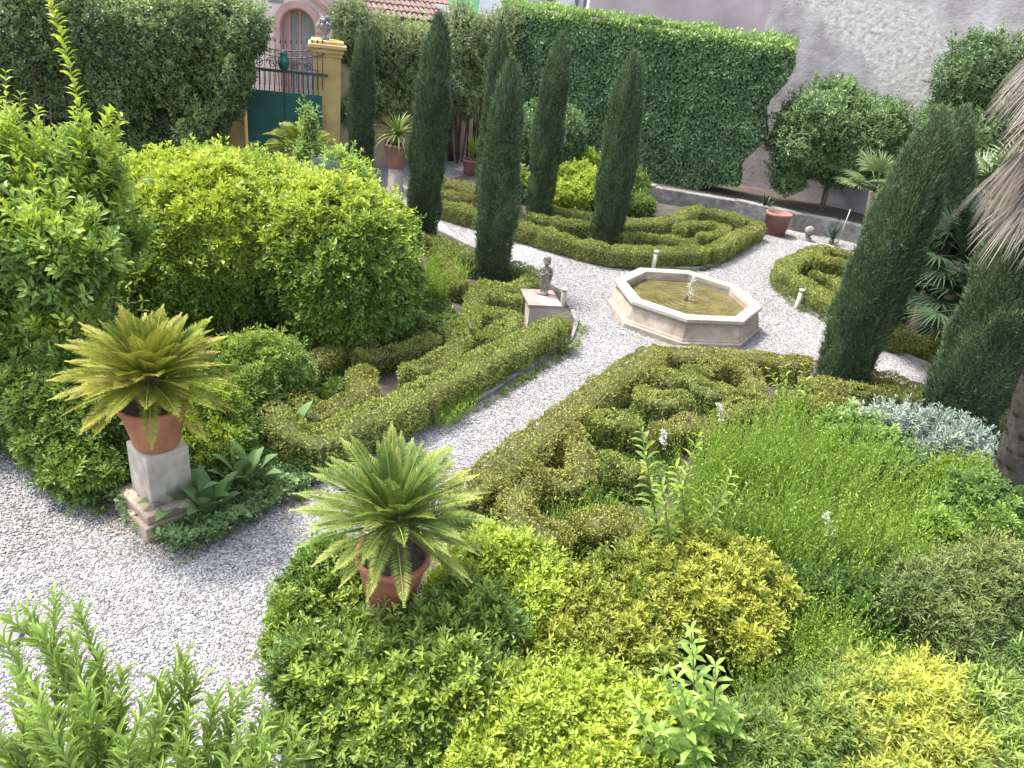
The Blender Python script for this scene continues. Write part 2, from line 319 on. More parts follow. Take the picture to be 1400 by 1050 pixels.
# ------------------------------------------------------------------ foliage builders
def blob(g, ells, dens, L, W, kind='leaf', k=6, t=T_OB, amp=.12, freq=3., seed=0, fresh=(0., 0.), up_=.4, gap=.25, depth=.10, tone0=.5, spread=.9, zmin=0.03, core=.80, minz_rel=-9, toned=.25, amp2=.7, sprout=.05):
    """shoots spread over (and just under) the surface of overlapping lumpy ellipsoids; core = twiggy inside"""
    E_ = np.array(ells, float)
    for i, e in enumerate(E_):
        c, r = e[:3], e[3:6]
        area = 4*PI*((r[0]*r[1])**1.6/3+(r[0]*r[2])**1.6/3+(r[1]*r[2])**1.6/3)**(1/1.6)
        n = int(area*dens); U = unit(rnd(n))
        d = 1+amp*fnoise(U*r.mean()+c, freq/max(r.mean(), .3), seed+7)+amp*amp2*fnoise(U*r.mean()+c, 3.2*freq/max(r.mean(), .3), seed+8)
        dep = np.minimum(R.exponential(depth, n), .3)
        P = c+U*r*(d-dep)[:, None]; Nn = unit(U/r)
        ok = (P[:, 2] > zmin) & (U[:, 2] > minz_rel)
        for j, e2 in enumerate(E_):
            if j != i: ok &= np.linalg.norm((P-e2[:3])/e2[3:6], axis=1) > .88
        gn = fnoise(P, 9., seed+3, 2); ok &= (gn > -1+gap) | (R.random(n) < .35)
        P, Nn, dep, gn = P[ok], Nn[ok], dep[ok], gn[ok]; n = len(P)
        tone = np.clip(tone0+toned*fnoise(P, 5., seed+1)+.10*R.normal(size=n), 0, 1)
        big = fnoise(P, 2.2, seed+2, 2)
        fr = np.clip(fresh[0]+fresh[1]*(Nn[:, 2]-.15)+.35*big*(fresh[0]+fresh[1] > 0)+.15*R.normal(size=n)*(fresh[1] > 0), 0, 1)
        A = unit(Nn+rnd(n, .35)+np.array([0, 0, up_]))
        if kind == 'rosette': rosettes(g, P, A, k, L*R.uniform(.8, 1.2, n), W, tone, fr, spread, t)
        elif kind == 'shoot':
            for s in range(k):
                q = P+A*L*.55*(s-k*.5)*.5
                side = unit(np.cross(A, rnd(n)))
                leaves(g, q, A*.55+side*.8, A, L*R.uniform(.7, 1.2, n), W, np.clip(tone+.1*R.normal(size=n), 0, 1), np.clip(fr+.08*s, 0, 1)*(fr > .02), t)
        else: leaves(g, P, unit(np.cross(A, rnd(n)))+A*.35, A, L*R.uniform(.7, 1.3, n), W*R.uniform(.8, 1.2, n), tone, fr, t)
        m = int(n*sprout)
        if m:
            j = R.integers(0, n, m); dr = unit(A[j]*.8+np.array([0, 0, .6])+rnd(m, .25)); ln_ = R.uniform(.6, 3.2, m)[:, None]*L
            for f_ in (.35, .7, 1.): rosettes(g, P[j]+Nn[j]*L*.2+dr*ln_*f_, dr, 4, L*(1.1-.35*f_), W*(1.1-.35*f_), np.clip(tone[j]+.15, 0, 1), np.clip(fr[j]*(1+.6*f_), 0, 1), .8, t)
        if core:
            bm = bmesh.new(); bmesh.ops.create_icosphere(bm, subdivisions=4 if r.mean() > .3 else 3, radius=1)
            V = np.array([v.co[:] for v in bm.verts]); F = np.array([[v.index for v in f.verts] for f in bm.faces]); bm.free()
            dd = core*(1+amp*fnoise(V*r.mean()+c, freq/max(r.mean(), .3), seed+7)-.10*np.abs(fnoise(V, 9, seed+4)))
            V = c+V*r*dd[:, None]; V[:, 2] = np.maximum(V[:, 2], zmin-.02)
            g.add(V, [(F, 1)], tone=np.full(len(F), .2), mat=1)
def stems(g, base, ells, n, r=.02, seed=0, mat=0):
    rg = np.random.default_rng(seed)
    for i in range(n):
        e = ells[rg.integers(len(ells))]; tgt = np.array(e[:3])+rg.normal(size=3)*np.array(e[3:6])*.3
        b = np.array(base)+np.array([rg.normal()*.08, rg.normal()*.08, 0]); b[2] = base[2]
        mid = (b+tgt)/2+rg.normal(size=3)*.07
        tube(g, [b, (b+mid)/2+rg.normal(size=3)*.02, mid, tgt], [r, r*.85, r*.7, r*.35], 6, mat)
def lumps(ells, k=6, f=(.36, .52), shrink=.86, seed=0):
    rg = np.random.default_rng(seed); out = []
    for e in ells:
        out.append((e[0], e[1], e[2]-.05*e[5], e[3]*shrink, e[4]*shrink, e[5]*shrink))
        for i in range(k):
            u = unit(rg.normal(size=3)); u[2] = abs(u[2])*.9; fr_ = rg.uniform(*f); r = np.array(e[3:6])
            c = np.array(e[:3])+u*r*rg.uniform(.62, .80); out.append((*c, *(r*fr_*np.array([1, 1, rg.uniform(.8, 1.15)]))))
    return out
def shrub(name, label, cat, base, ells, mat, dens, L, W, group=None, trunk_r=.02, nst=6, seed=None, **kw):
    seed = seed if seed is not None else int(abs(base[0]*37+base[1]*101)) % 997
    root = empty(name, (base[0], base[1], base[2] if len(base) > 2 else 0.), label, cat, group)
    g = G(); lk = kw.pop('lump', 0); blob(g, lumps(ells, lk, seed=seed) if lk else ells, dens, L, W, seed=seed, **kw); g.build('foliage', [mat, 'twig'], root)
    s = G(); stems(s, (base[0], base[1], base[2] if len(base) > 2 else 0.), ells, nst, trunk_r, seed); s.build('stem', 'bark', root)
    return root
def resample(p, step=.04):
    p = np.asarray(p, float)
    for _ in range(2):                       # soften the corners a little
        q = [p[0]]
        for a, b in zip(p[:-1], p[1:]): q += [a*.82+b*.18, a*.18+b*.82]
        p = np.array(q+[p[-1]])
    d = np.linalg.norm(np.diff(p, axis=0), axis=1); s = np.concatenate([[0], np.cumsum(d)])
    t = np.arange(0, s[-1]+step, step); t[-1] = s[-1]
    return np.stack([np.interp(t, s, p[:, i]) for i in range(2)], -1), s[-1]
def box_hedge(label, pix, w=.34, h=.38, mat='box', dens=4300, rust=.0, leaf=.022, ground=0.03, group='clipped box hedges of the knot garden', rough=.035):
    pts = np.array([at(x, y, h)[:2] for x, y in pix]); line, length = resample(pts)
    seed = int(abs(pts[0, 0]*991+pts[0, 1]*313)) % 9973
    tg = unit(np.gradient(line, axis=0)); nr = np.stack([-tg[:, 1], tg[:, 0]], -1)
    def wob(P):
        return rough*(.8*fnoise(P, 5., seed)+.9*fnoise(P, 17., seed+1, 2))
    g = G(); hh = h-ground
    n = int(length*(w+2*hh)*dens); i = R.integers(0, len(line), n); q = R.uniform(0, w+2*hh, n)
    a = np.where(q < hh, -w/2, np.where(q > hh+w, w/2, q-hh-w/2)); z = np.where(q < hh, q, np.where(q > hh+w, w+2*hh-q, hh))
    nx = np.where(q < hh, -1., np.where(q > hh+w, 1., 0.)); nz = (q >= hh)*(q <= hh+w)*1.
    # rounded shoulders
    cdx = np.maximum(0, .07-(w/2-np.abs(a))); cdz = np.maximum(0, .07-(hh-z)); sh = np.minimum(cdx, cdz)
    a = a-np.sign(a)*sh*.35; z = z-sh*.35; nx = nx+np.sign(a)*sh/.07*.7*(nz > 0); nz = nz+sh/.07*.7*(nz == 0)
    a *= 1-.10*(1-z/hh)                     # slightly narrower at the foot
    dep = R.exponential(.012, n)
    xy = line[i]+nr[i]*a[:, None]+tg[i]*R.uniform(-.02, .02, n)[:, None]
    P = np.concatenate([xy, (z+ground)[:, None]], 1); Nn = np.concatenate([nr[i]*nx[:, None], nz[:, None]], 1)
    for e, sg in ((0, -1), (-1, 1)):         # rounded ends
        m = int(w*hh*1.6*dens+w*w*.8*dens); th = R.uniform(-PI/2, PI/2, m); rr = w/2*np.where(R.random(m) < .65, 1., np.sqrt(R.random(m)))
        top = rr < w/2-1e-6; zz = np.where(top, hh-.02*(rr/(w/2))**3, R.uniform(0, hh, m))
        d2 = tg[e]*sg*np.cos(th)[:, None]+nr[e]*np.sin(th)[:, None]
        P2 = np.concatenate([line[e]+d2*(rr*.8)[:, None], (zz+ground)[:, None]], 1); N2 = np.concatenate([d2*(~top)[:, None], top[:, None]*1.], 1)
        P = np.concatenate([P, P2]); Nn = np.concatenate([Nn, N2])
    n = len(P); dep = R.exponential(.014, n); Nn = unit(Nn)
    P = P+Nn*(wob(P)-dep)[:, None]
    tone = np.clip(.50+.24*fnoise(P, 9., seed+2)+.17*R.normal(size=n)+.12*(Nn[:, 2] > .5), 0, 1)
    ru = np.clip(rust+.55*fnoise(P, 3.5, seed+5, 2)+.2*R.normal(size=n)-.15, 0, 1)*(R.random(n) < .7)
    leaves(g, P, unit(rnd(n)+Nn*.9+np.array([0, 0, .4])), Nn+rnd(n, .7), leaf*R.uniform(.7, 1.4, n), leaf*.62, tone, ru, T_RH)
    # stray longer sprigs
    m = int(n*.035); j = R.integers(0, n, m); leaves(g, P[j]+Nn[j]*.012, Nn[j]+np.array([0, 0, .7])+rnd(m, .4), rnd(m), .045, .012, np.clip(tone[j]+.25, 0, 1), 0., T_RH)
    # twiggy inside
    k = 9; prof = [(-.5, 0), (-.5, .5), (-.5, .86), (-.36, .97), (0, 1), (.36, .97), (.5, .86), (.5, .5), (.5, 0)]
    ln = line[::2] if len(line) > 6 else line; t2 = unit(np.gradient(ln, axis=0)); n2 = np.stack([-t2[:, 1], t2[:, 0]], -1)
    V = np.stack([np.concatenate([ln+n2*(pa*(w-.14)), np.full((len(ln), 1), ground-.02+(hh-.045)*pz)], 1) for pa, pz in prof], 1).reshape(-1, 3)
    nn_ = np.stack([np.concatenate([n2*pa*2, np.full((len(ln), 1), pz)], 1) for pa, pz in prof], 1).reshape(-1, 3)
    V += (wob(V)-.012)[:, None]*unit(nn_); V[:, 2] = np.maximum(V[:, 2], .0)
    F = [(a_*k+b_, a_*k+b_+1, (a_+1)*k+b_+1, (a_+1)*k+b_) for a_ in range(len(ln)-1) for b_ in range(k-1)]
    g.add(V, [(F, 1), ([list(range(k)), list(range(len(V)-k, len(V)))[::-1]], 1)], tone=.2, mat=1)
    o = g.build('box_hedge', [mat, 'twigbox'], None, loc=(line[0, 0], line[0, 1], 0))
    return tag(o, label, 'hedge', group)
def cypress(x, y, h, r, label, lean=(0, 0), seed=0, dens=5800, L=.052, top=.36, pale=.0):
    root = empty('cypress_tree', (x, y, 0), label, 'cypress tree', 'clipped columnar cypresses')
    g = G()
    def prof(s):                             # radius along the height
        return r*np.minimum(1, .80+.55*s)*np.where(s > 1-top, np.maximum(0, 1-((s-(1-top))/top)**2)**.7*.92+.08*(1-(s-(1-top))/top), 1.)*(1-.10*np.clip((s-.45)/.55, 0, 1))
    n = int(2*PI*r*h*dens); s = R.random(n); th = R.uniform(0, 2*PI, n)
    keep = R.random(n) < prof(s)/r+.1; s, th = s[keep], th[keep]; n = len(s)
    pr = prof(s); Nn = np.stack([np.cos(th), np.sin(th), np.where(s > 1-top, .9*(s-(1-top))/top, 0)], -1); Nn = unit(Nn)
    q = np.stack([np.cos(th)*r, np.sin(th)*r, s*h*.45], -1)
    d = .05*fnoise(q, 7., seed)+.035*fnoise(q, 22., seed+1, 2)-R.exponential(.022, n)
    P = np.stack([x+(pr+d)*np.cos(th)+lean[0]*s, y+(pr+d)*np.sin(th)+lean[1]*s, .06+s*(h-.06)], -1)
    tone = np.clip(.42+.25*fnoise(q, 12., seed+2)+.22*R.normal(size=n), 0, 1)
    fr = np.clip(pale+.35*(R.random(n) < .05)+.5*np.clip((s-.72)*2, 0, .5)*R.random(n)+.3*(fnoise(q, 9., seed+4, 2) > .75), 0, 1)
    leaves(g, P, Nn*.55+np.array([0, 0, .95])+rnd(n, .33), Nn+rnd(n, .5), L*R.uniform(.6, 1.5, n), L*.24, tone, fr, T_RH)
    m = int(n*.08); j = R.integers(0, n, m); leaves(g, P[j]+Nn[j]*.025, Nn[j]*.8+np.array([0, 0, .9])+rnd(m, .3), rnd(m), L*1.9, L*.22, np.clip(tone[j]+.2, 0, 1), fr[j]+.1, T_RH)
    ss = np.linspace(0, .985, 30); a = np.arange(28)/28*2*PI; S_, A_ = np.meshgrid(ss, a, indexing='ij'); S_ = S_.ravel(); A_ = A_.ravel()
    q = np.stack([np.cos(A_)*r, np.sin(A_)*r, S_*h*.45], -1); rr = prof(S_)*.90-.03+.05*fnoise(q, 7., seed)
    V = np.stack([x+rr*np.cos(A_)+lean[0]*S_, y+rr*np.sin(A_)+lean[1]*S_, .06+S_*(h-.06)], -1)
    F = [(i*28+j, i*28+(j+1) % 28, (i+1)*28+(j+1) % 28, (i+1)*28+j) for i in range(29) for j in range(28)]
    g.add(V, [(F, 1)], tone=.2, mat=1)
    g.build('crown', ['cyp', 'twig'], root)
    t = G(); tube(t, [(x, y, -.05), (x, y, .1), (x+lean[0]*.3, y+lean[1]*.3, h*.4)], [.09, .07, .04], 8); t.build('trunk', 'bark', root)
    return root
def frond_mesh(g, base, az, el, length, droop, width, nl=46, mats=0, tone0=.5, fresh=0., lw=.015, roll=0., vee=.5):
    """one pinnate cycad frond: arching rachis with two close rows of narrow leaflets"""
    s = np.linspace(0, 1, nl+1)[1:]; h = np.array([math.cos(az), math.sin(az), 0]); z = np.array([0, 0, 1.])
    ang = el-droop*s**1.3; ds = length/nl
    P = np.cumsum(h[None]*np.cos(ang)[:, None]*ds+z[None]*np.sin(ang)[:, None]*ds, 0)+np.array(base)
    D = h[None]*np.cos(ang)[:, None]+z[None]*np.sin(ang)[:, None]
    side = np.cross(h, z)*math.cos(roll)+z*math.sin(roll)*.6; N = unit(np.cross(side[None], D)); N = np.where((N[:, 2:] < 0) & (abs(ang[:, None]) < PI/2), -N, N)
    rad = np.linspace(.007, .0025, nl+1); tube(g, np.concatenate([[base], P])[::5], rad[::5], 5, mats, tone=.85)
    w = width*np.clip(np.sin(np.clip(s*1.02+.03, 0, 1)**.75*PI)**.55, .12, 1)
    k = s > .10
    for sg in (-1, 1):
        dd = D*.75+side[None]*sg+N*vee*.45
        leaves(g, P[k], dd[k]+rnd(k.sum(), .05), N[k]+side[None]*sg*.3, w[k]*R.uniform(.92, 1.08, k.sum()), lw, np.clip(tone0+.14*R.normal(size=k.sum()), 0, 1),
               np.clip(fresh+.35*(s[k] > .8)*R.random(k.sum())+.1*R.normal(size=k.sum()), 0, 1), T_NEEDLE if False else T_RH, mats, .5)
def cycad(x, y, z, rad, n, label, mat='cycad', seed=0, up=.2, th=.3, droop=1., low=95, tpts=None, leaf_w=.14, fr=.15, individual=True, nl=44, group=None, lw=.015):
    rg = np.random.default_rng(seed)
    root = empty('cycad', (x, y, z), label, 'cycad', group)
    t = G(); lathe(t, [(.02, -.12), (.085, -.10), (.10, .0), (.10, th-.09), (.085, th-.03), (.05, th+.02), (.0, th+.03)], (x, y, z), 14)
    for q in range(60):
        a_ = q*2.4; zz = z+th*(q/60)**.9-.03; tube(t, [(x+.09*math.cos(a_), y+.09*math.sin(a_), zz), (x+.125*math.cos(a_), y+.125*math.sin(a_), zz+.035)], [.018, .006], 4)
    if tpts is not None: tube(t, tpts, [.13, .12, .11], 10)
    t.build('trunk', 'bark', root)
    top = np.array([x, y, z+th-.01])
    gg = G()
    for i in range(n):
        f = i/n; az = i*2.39996+rg.normal()*.12; el = math.radians(80-low*f+rg.normal()*6)+up; ln = rad*rg.uniform(.86, 1.06)*(.78+.30*min(1, f*2.2))
        g = G() if individual else gg
        frond_mesh(g, top+np.array([math.cos(az), math.sin(az), 0])*.04+np.array([0, 0, -.07*f]), az, el, ln, rg.uniform(.75, 1.15)*droop, leaf_w*rg.uniform(.85, 1.1), nl, 0, .45+.1*rg.normal(), max(0, fr+.18*rg.normal()+.15*f), lw, rg.normal()*.35)
        if individual: g.build('frond', mat, root)
    if not individual: gg.build('fronds', mat, root)
    return root
def pot(x, y, z, r, h, label, mat='terra', plantname=None):
    root = empty('terracotta_pot', (x, y, z), label, 'flower pot')
    g = G(); lathe(g, [(0, 0), (r*.62, 0), (r*.66, .02), (r*.80, h*.5), (r*.90, h*.80), (r*.91, h*.82), (r*.90, h*.84)], (x, y, z), 40); g.build('body', mat, root)
    g = G(); lathe(g, [(r*.90, h*.83), (r*.97, h*.86), (r, h*.90), (r, h*.97), (r*.975, h), (r*.90, h), (r*.87, h*.97), (r*.85, h*.85)], (x, y, z), 40); g.build('rim', mat, root)
    g = G(); lathe(g, [(r*.87, h*.88), (r*.4, h*.90), (0, h*.91)], (x, y, z), 20); g.build('soil', 'soil', root)
    return root
def plate(name, pts, z, mat, kind='structure', thick=.05, sub=None, noise_amp=0.):
    bm = bmesh.new(); vs = [bm.verts.new((p[0], p[1], z)) for p in pts]; f = bm.faces.new(vs)
    if f.normal.z < 0: f.normal_flip()
    ex = bmesh.ops.extrude_face_region(bm, geom=[f])
    for v in [e for e in ex['geom'] if isinstance(e, bmesh.types.BMVert)]: v.co.z = z
    for v in vs: v.co.z = z-thick
    bmesh.ops.triangulate(bm, faces=bm.faces); bmesh.ops.recalc_face_normals(bm, faces=bm.faces)
    g = G(); addbm(g, bm); o = g.build(name, mat)
    return tag(o, kind=kind)
# ================================================================== THE PLACE
def el(px, py, z, rx, ry, rz): return (*at(px, py, z), rx, ry, rz)
def elY(px, py, Y, rx, ry, rz): return (*atY(px, py, Y), rx, ry, rz)
def gp(*pts): return [at(x, y) for x, y in pts]
# ---- ground
g = G(); xs = np.linspace(-40, 40, 81); ys = np.linspace(-6, 60, 67)
X, Y = np.meshgrid(xs, ys, indexing='ij'); Z = .008*fnoise(np.stack([X.ravel(), Y.ravel(), 0*X.ravel()], -1), 1.2, 5)
nx, ny = X.shape
F = [(i*ny+j, (i+1)*ny+j, (i+1)*ny+j+1, i*ny+j+1) for i in range(nx-1) for j in range(ny-1)]
g.add(np.stack([X.ravel(), Y.ravel(), Z-.01], -1), [(F, 1)], smooth=True)
tag(g.build('gravel_path', 'gravel'), kind='structure')
bedW = gp((0, 598), (60, 632), (130, 676), (183, 708), (236, 738), (296, 720), (350, 692), (428, 652), (530, 606), (650, 552), (780, 466), (790, 445), (768, 400), (742, 384), (690, 362), (640, 338), (585, 312), (530, 292), (500, 262), (470, 246), (330, 238), (150, 250))+[(-14, 16, 0), (-14, 6.5, 0)]
bedB = gp((590, 292), (648, 308), (712, 326), (770, 346), (850, 364), (965, 370), (1005, 345), (1046, 318), (1040, 296), (985, 283), (930, 274), (880, 268), (800, 255), (720, 245), (640, 240), (598, 250))
bedR = gp((1060, 383), (1078, 410), (1130, 440), (1200, 468), (1290, 510), (1400, 560), (1500, 600))+[(12, 10.5, 0), (13, 18, 0)]+gp((1260, 352), (1180, 343), (1130, 344), (1090, 358))
bedF = gp((893, 478), (1000, 484), (1105, 492), (1180, 512), (1260, 540), (1400, 600), (1520, 650))+[(12, 5, 0), (9, 1.5, 0), (2, 1.2, 0), (-.55, 2.2, 0)]+gp((470, 1050), (425, 985), (398, 930), (384, 885), (430, 830), (500, 780), (590, 725), (640, 672), (760, 588))
for nm, b in (('soil_bed', bedW), ('soil_bed', bedB), ('soil_bed', bedR), ('soil_bed', bedF)): plate(nm, b, .03, 'soil', thick=.06)
def edging(pts, label, h=.055, w=.07, closed=False):
    g = G(); rg = np.random.default_rng(len(pts))
    line, ln = resample(np.array([p[:2] for p in pts]), .05)
    i = 0
    while i < len(line)-3:
        m = int(rg.integers(9, 17)); j = min(i+m, len(line)-1)
        a, b = line[i], line[j]; c = (a+b)/2; an = math.atan2(*(b-a)[::-1]); l = np.linalg.norm(b-a)
        box(g, -l/2+.006, l/2-.006, -w/2, w/2, -.04, h+rg.normal()*.006, rotz(c[0]+rg.normal()*.004, c[1]+rg.normal()*.004, 0, an+rg.normal()*.015), bev=.008); i = j
    return tag(g.build('edging_kerb', 'kerb'), label, 'kerb', 'low stone kerbs edging the beds')
edging(gp((590, 293), (648, 309), (712, 327), (770, 347), (850, 365), (965, 371), (1005, 346), (1046, 319)), 'low grey kerb along the front of the far box bed')
edging(gp((1060, 381), (1078, 411), (1130, 441), (1200, 469), (1290, 511), (1400, 561)), 'low grey kerb bordering the right bed behind the leaning cypresses')
edging(gp((640, 556), (780, 468), (791, 445), (768, 400)), 'low grey kerb along the right side of the statue bed')
edging(gp((742, 384), (690, 361), (640, 337), (585, 311), (535, 290)), 'low grey kerb along the back of the statue bed')
edging(gp((893, 477), (1000, 483), (1105, 491), (1180, 511), (1260, 539), (1400, 599)), 'low grey kerb of the near bed facing the fountain')
# ---- raised bed at the back with its retaining kerb
kb = [at(850, 268), at(890, 277), at(1000, 296), at(1080, 314), at(1140, 325), at(1200, 339), at(1300, 362)]
kb = [(p[0], p[1]) for p in kb]
g = G(); rg = np.random.default_rng(3)
for a, b in zip(kb[:-1], kb[1:]):
    a = np.array(a); b = np.array(b); l = np.linalg.norm(b-a); an = math.atan2(b[1]-a[1], b[0]-a[0]); c = (a+b)/2
    box(g, -l/2-.01, l/2+.01, 0, .28, -.05, .42+rg.normal()*.008, rotz(c[0], c[1], 0, an), bev=.02)
tag(g.build('retaining_wall', 'kerb'), 'low grey stone retaining wall holding the dark bed under the trees', 'wall')
tag(plate('raised_soil', [(p[0], p[1]+.2) for p in kb]+[(16, 20), (16, 27), (0, 27), (1.2, 21.5)], .37, 'soil', thick=.5), kind='structure')
# ---- back walls
def wall_seg(name, p, q, h, mat, label, thick=.3, z0=-.1, back=True):
    p = np.array(p[:2]); q = np.array(q[:2]); l = np.linalg.norm(q-p); an = math.atan2(q[1]-p[1], q[0]-p[0])
    g = G(); box(g, 0, l, 0, thick, z0, h, bev=.01)
    o = g.build(name, mat); o.location = (p[0], p[1], 0); o.rotation_euler.z = an
    return tag(o, label, 'wall')
gl, gr = at(340, 233), at(441, 240)
gdir = unit((gr-gl)[:2]); gdir = np.array([math.cos(math.atan2(gdir[1], gdir[0])), gdir[1]])
gang = math.atan2((gr-gl)[1], (gr-gl)[0]); gw = float(np.linalg.norm(gr-gl))
def along(p, d, off=0.): return (p[0]+math.cos(gang)*d-math.sin(gang)*off, p[1]+math.sin(gang)*d+math.cos(gang)*off)
wall_seg('garden_wall', along(gl, -9.0, .25), along(gl, -.34, .25), 2.35, 'yellow', 'ochre garden wall behind the tall hedge left of the gate')
wA = along(gr, .38, .50); wB = at(668, 205)
wall_seg('garden_wall', wA, wB, 2.45, 'tan', 'tan ochre garden wall behind the bare stems right of the gate')
# old grey wall and pale buildings
w0, w1 = at(1000, 246, .4), at(1180, 291, .4); wd = unit((w1-w0)[:2]); wan = math.atan2(wd[1], wd[0])
gw0 = w0[:2]-wd*.15
g = G(); box(g, 0, 14, 0, .5, -.2, 7.5)
o = g.build('old_wall', 'greywall'); o.location = (gw0[0], gw0[1], 0); o.rotation_euler.z = wan; tag(o, 'tall weathered grey plaster wall with bare rubble patch behind the trees', 'wall')
# ---- gate
gate = empty('garden_gate', (gl[0], gl[1], 0), 'dark green double gate with iron bars and scroll cresting', 'gate')
Rg = rotz(gl[0], gl[1], 0, gang)
def gpnt(u, v, z): return np.array((Rg @ Vector((u, v, z)))[:])
for k in (0, 1):
    g = G(); box(g, .02+k*gw/2, gw/2-.01+k*gw/2, -.02, .02, .04, 1.80, Rg, bev=.006)
    for z in (.10, .95, 1.72): box(g, .03+k*gw/2, gw/2-.02+k*gw/2, -.032, -.0202, z-.025, z+.025, Rg)
    g.build('gate_leaf', 'gate', gate)
g = G()
for u in np.linspace(.10, gw-.10, 15): tube(g, [gpnt(u, 0, 1.79), gpnt(u, 0, 2.22)], .011, 6)
g.build('bars', 'iron', gate)
g = G(); box(g, -.10, gw+.12, -.025, .025, 2.20, 2.26, Rg); box(g, gw/2-.02, gw/2+.02, -.035, -.021, 1.2, 2.24, Rg); g.build('top_rail', 'iron', gate)
g = G()
for sg in (-1, 1):
    for c0, rr in ((.24, .12), (.52, .10)):
        tt = np.linspace(0, 1, 26); a = tt*PI*3.2; r_ = rr*(1-.75*tt)
        tube(g, [gpnt(gw/2+sg*(c0+r_[i]*math.cos(a[i])), 0, 2.27+rr+r_[i]*math.sin(a[i])) for i in range(26)], .010, 5)
    tt = np.linspace(0, 1, 14); tube(g, [gpnt(gw/2+sg*(.12+.62*t), 0, 2.30+.20*math.sin(t*PI*1.1)**2*(1-t)+.02) for t in tt], .009, 5)
g.build('scrollwork', 'iron', gate)
g = G(); lathe(g, [(0, 0), (.09, .02), (.13, .12), (.13, .22), (.07, .30), (.09, .33), (.03, .40), (0, .44)], tuple(gpnt(gw/2, 0, 2.26)), 14); g.build('crest', 'gate', gate)
g = G()
for u in np.linspace(-.02, gw+.0, 16):
    zt = 2.78+.10*abs(u/gw-.5)*2
    tube(g, [gpnt(u, .12, 1.9), gpnt(u, .12, zt)], .009, 5); lathe(g, [(.009, 0), (.022, .03), (0, .10)], tuple(gpnt(u, .12, zt)), 6)
for z in (2.50, 2.64):
    tube(g, [gpnt(u, .12, z+.14*(2*abs(u/gw-.5))**2) for u in np.linspace(-.1, gw+.05, 12)], .012, 5)
g.build('spear_bars', 'ironbrown', gate)
def pillar(d, label):
    c = along(gl, d, .48); root = empty('gate_pillar', (c[0], c[1], 0), label, 'pillar', 'ochre pillars beside the gate'); Mx = rotz(c[0], c[1], 0, gang)
    g = G(); box(g, -.30, .30, -.30, .30, -.05, 2.62, Mx, bev=.01); g.build('shaft', 'yellow', root)
    g = G(); box(g, -.33, .33, -.33, .33, 2.60, 2.68, Mx, bev=.015); box(g, -.37, .37, -.37, .37, 2.675, 2.78, Mx, bev=.03); box(g, -.42, .42, -.42, .42, 2.775, 2.86, Mx, bev=.02); box(g, -.36, .36, -.36, .36, 2.855, 2.93, Mx, bev=.02); g.build('capital', 'yellow', root)
    return c
pc = pillar(gw+.10, 'ochre gate pillar with moulded cap carrying a stone urn'); pillar(-.36, 'ochre gate pillar half hidden by the tall left hedge')
ur = empty('stone_urn', (pc[0]-.06, pc[1], 2.93), 'grey stone urn of fruit on top of the ochre pillar', 'urn')
g = G(); lathe(g, [(0, 0), (.10, 0), (.10, .03), (.04, .06), (.035, .10), (.10, .15), (.13, .22), (.11, .25), (0, .25)], (pc[0]-.06, pc[1], 2.93), 18); g.build('bowl', 'leadgrey', ur)
g = G(); rg = np.random.default_rng(5)
for i in range(34):
    u = unit(rg.normal(size=3)); u[2] = abs(u[2]); p = np.array([pc[0]-.06, pc[1], 3.2])+u*np.array([.16, .16, .17]); sphere(g, p, rg.uniform(.03, .055), 1)
for i in range(5): tube(g, [(pc[0]-.06, pc[1], 3.25), (pc[0]-.06+.08*math.cos(i*1.3), pc[1]+.05*math.sin(i), 3.40), (pc[0]-.06+.17*math.cos(i*1.3), pc[1]+.05, 3.42)], .012, 5)
g.build('fruit', 'leadgrey', ur)
# ---- pink house with arched doorway and tiled roof
Hc = atY(408, 60, 22.5); han = gang*.55
house = empty('pink_house', (Hc[0], Hc[1], 0), 'pink house with rose arched doorway and clay tiled roof behind the gate', 'house')
Hm = rotz(Hc[0], Hc[1], 0, han)
def hpt(px, py, d=0.):                     # house-front coordinates of a spot seen on its facade
    d0 = ray(px, py); o = np.array([0, 0, H]); n = np.array([-math.sin(han), math.cos(han), 0]); c = np.array([Hc[0], Hc[1], 0])+n*d
    t = n@(c-o)/(n@d0); p = o+d0*t; q = p-np.array([Hc[0], Hc[1], 0])
    return np.array([q[0]*math.cos(han)+q[1]*math.sin(han), p[2]])
aL, aR = hpt(383, 70)[0], hpt(433, 70)[0]; acx = (aL+aR)/2; ar = (aR-aL)/2; az = hpt(408, 10)[1]-ar
def arch_ring(g, cx, zc, r0, r1, y0, y1, zb, mat=0, n=20):
    a = np.linspace(PI, 0, n); xo = np.concatenate([[cx-r1], cx+r1*np.cos(a), [cx+r1]]); zo = np.concatenate([[zb], zc+r1*np.sin(a), [zb]])
    xi = np.concatenate([[cx-r0], cx+r0*np.cos(a), [cx+r0]]); zi = np.concatenate([[zb], zc+r0*np.sin(a), [zb]]); m = len(xo)
    V = [np.stack([x, np.full(m, y), z], -1) for x, z, y in ((xo, zo, y0), (xi, zi, y0), (xo, zo, y1), (xi, zi, y1))]; V = np.concatenate(V)
    F = []
    for i in range(m-1):
        F += [(i, i+1, m+i+1, m+i), (2*m+i, 3*m+i, 3*m+i+1, 2*m+i+1), (i, 2*m+i, 2*m+i+1, i+1), (m+i, m+i+1, 3*m+i+1, 3*m+i)]
    V = V@np.array(Hm.to_3x3()).T+np.array(Hm.translation); g.add(V, [(F, 1)], mat=mat)
g = G()                                     # wall with an arched opening
xl, xr = hpt(150, 60)[0], hpt(470, 60)[0]; zt = 6.2
a = np.linspace(PI, 0, 21); r1 = ar*1.0
prof = [(acx+r1*math.cos(t), az+r1*math.sin(t)) for t in a]
def hv(x, y, z): return Hm @ Vector((x, y, z))
bm = bmesh.new()
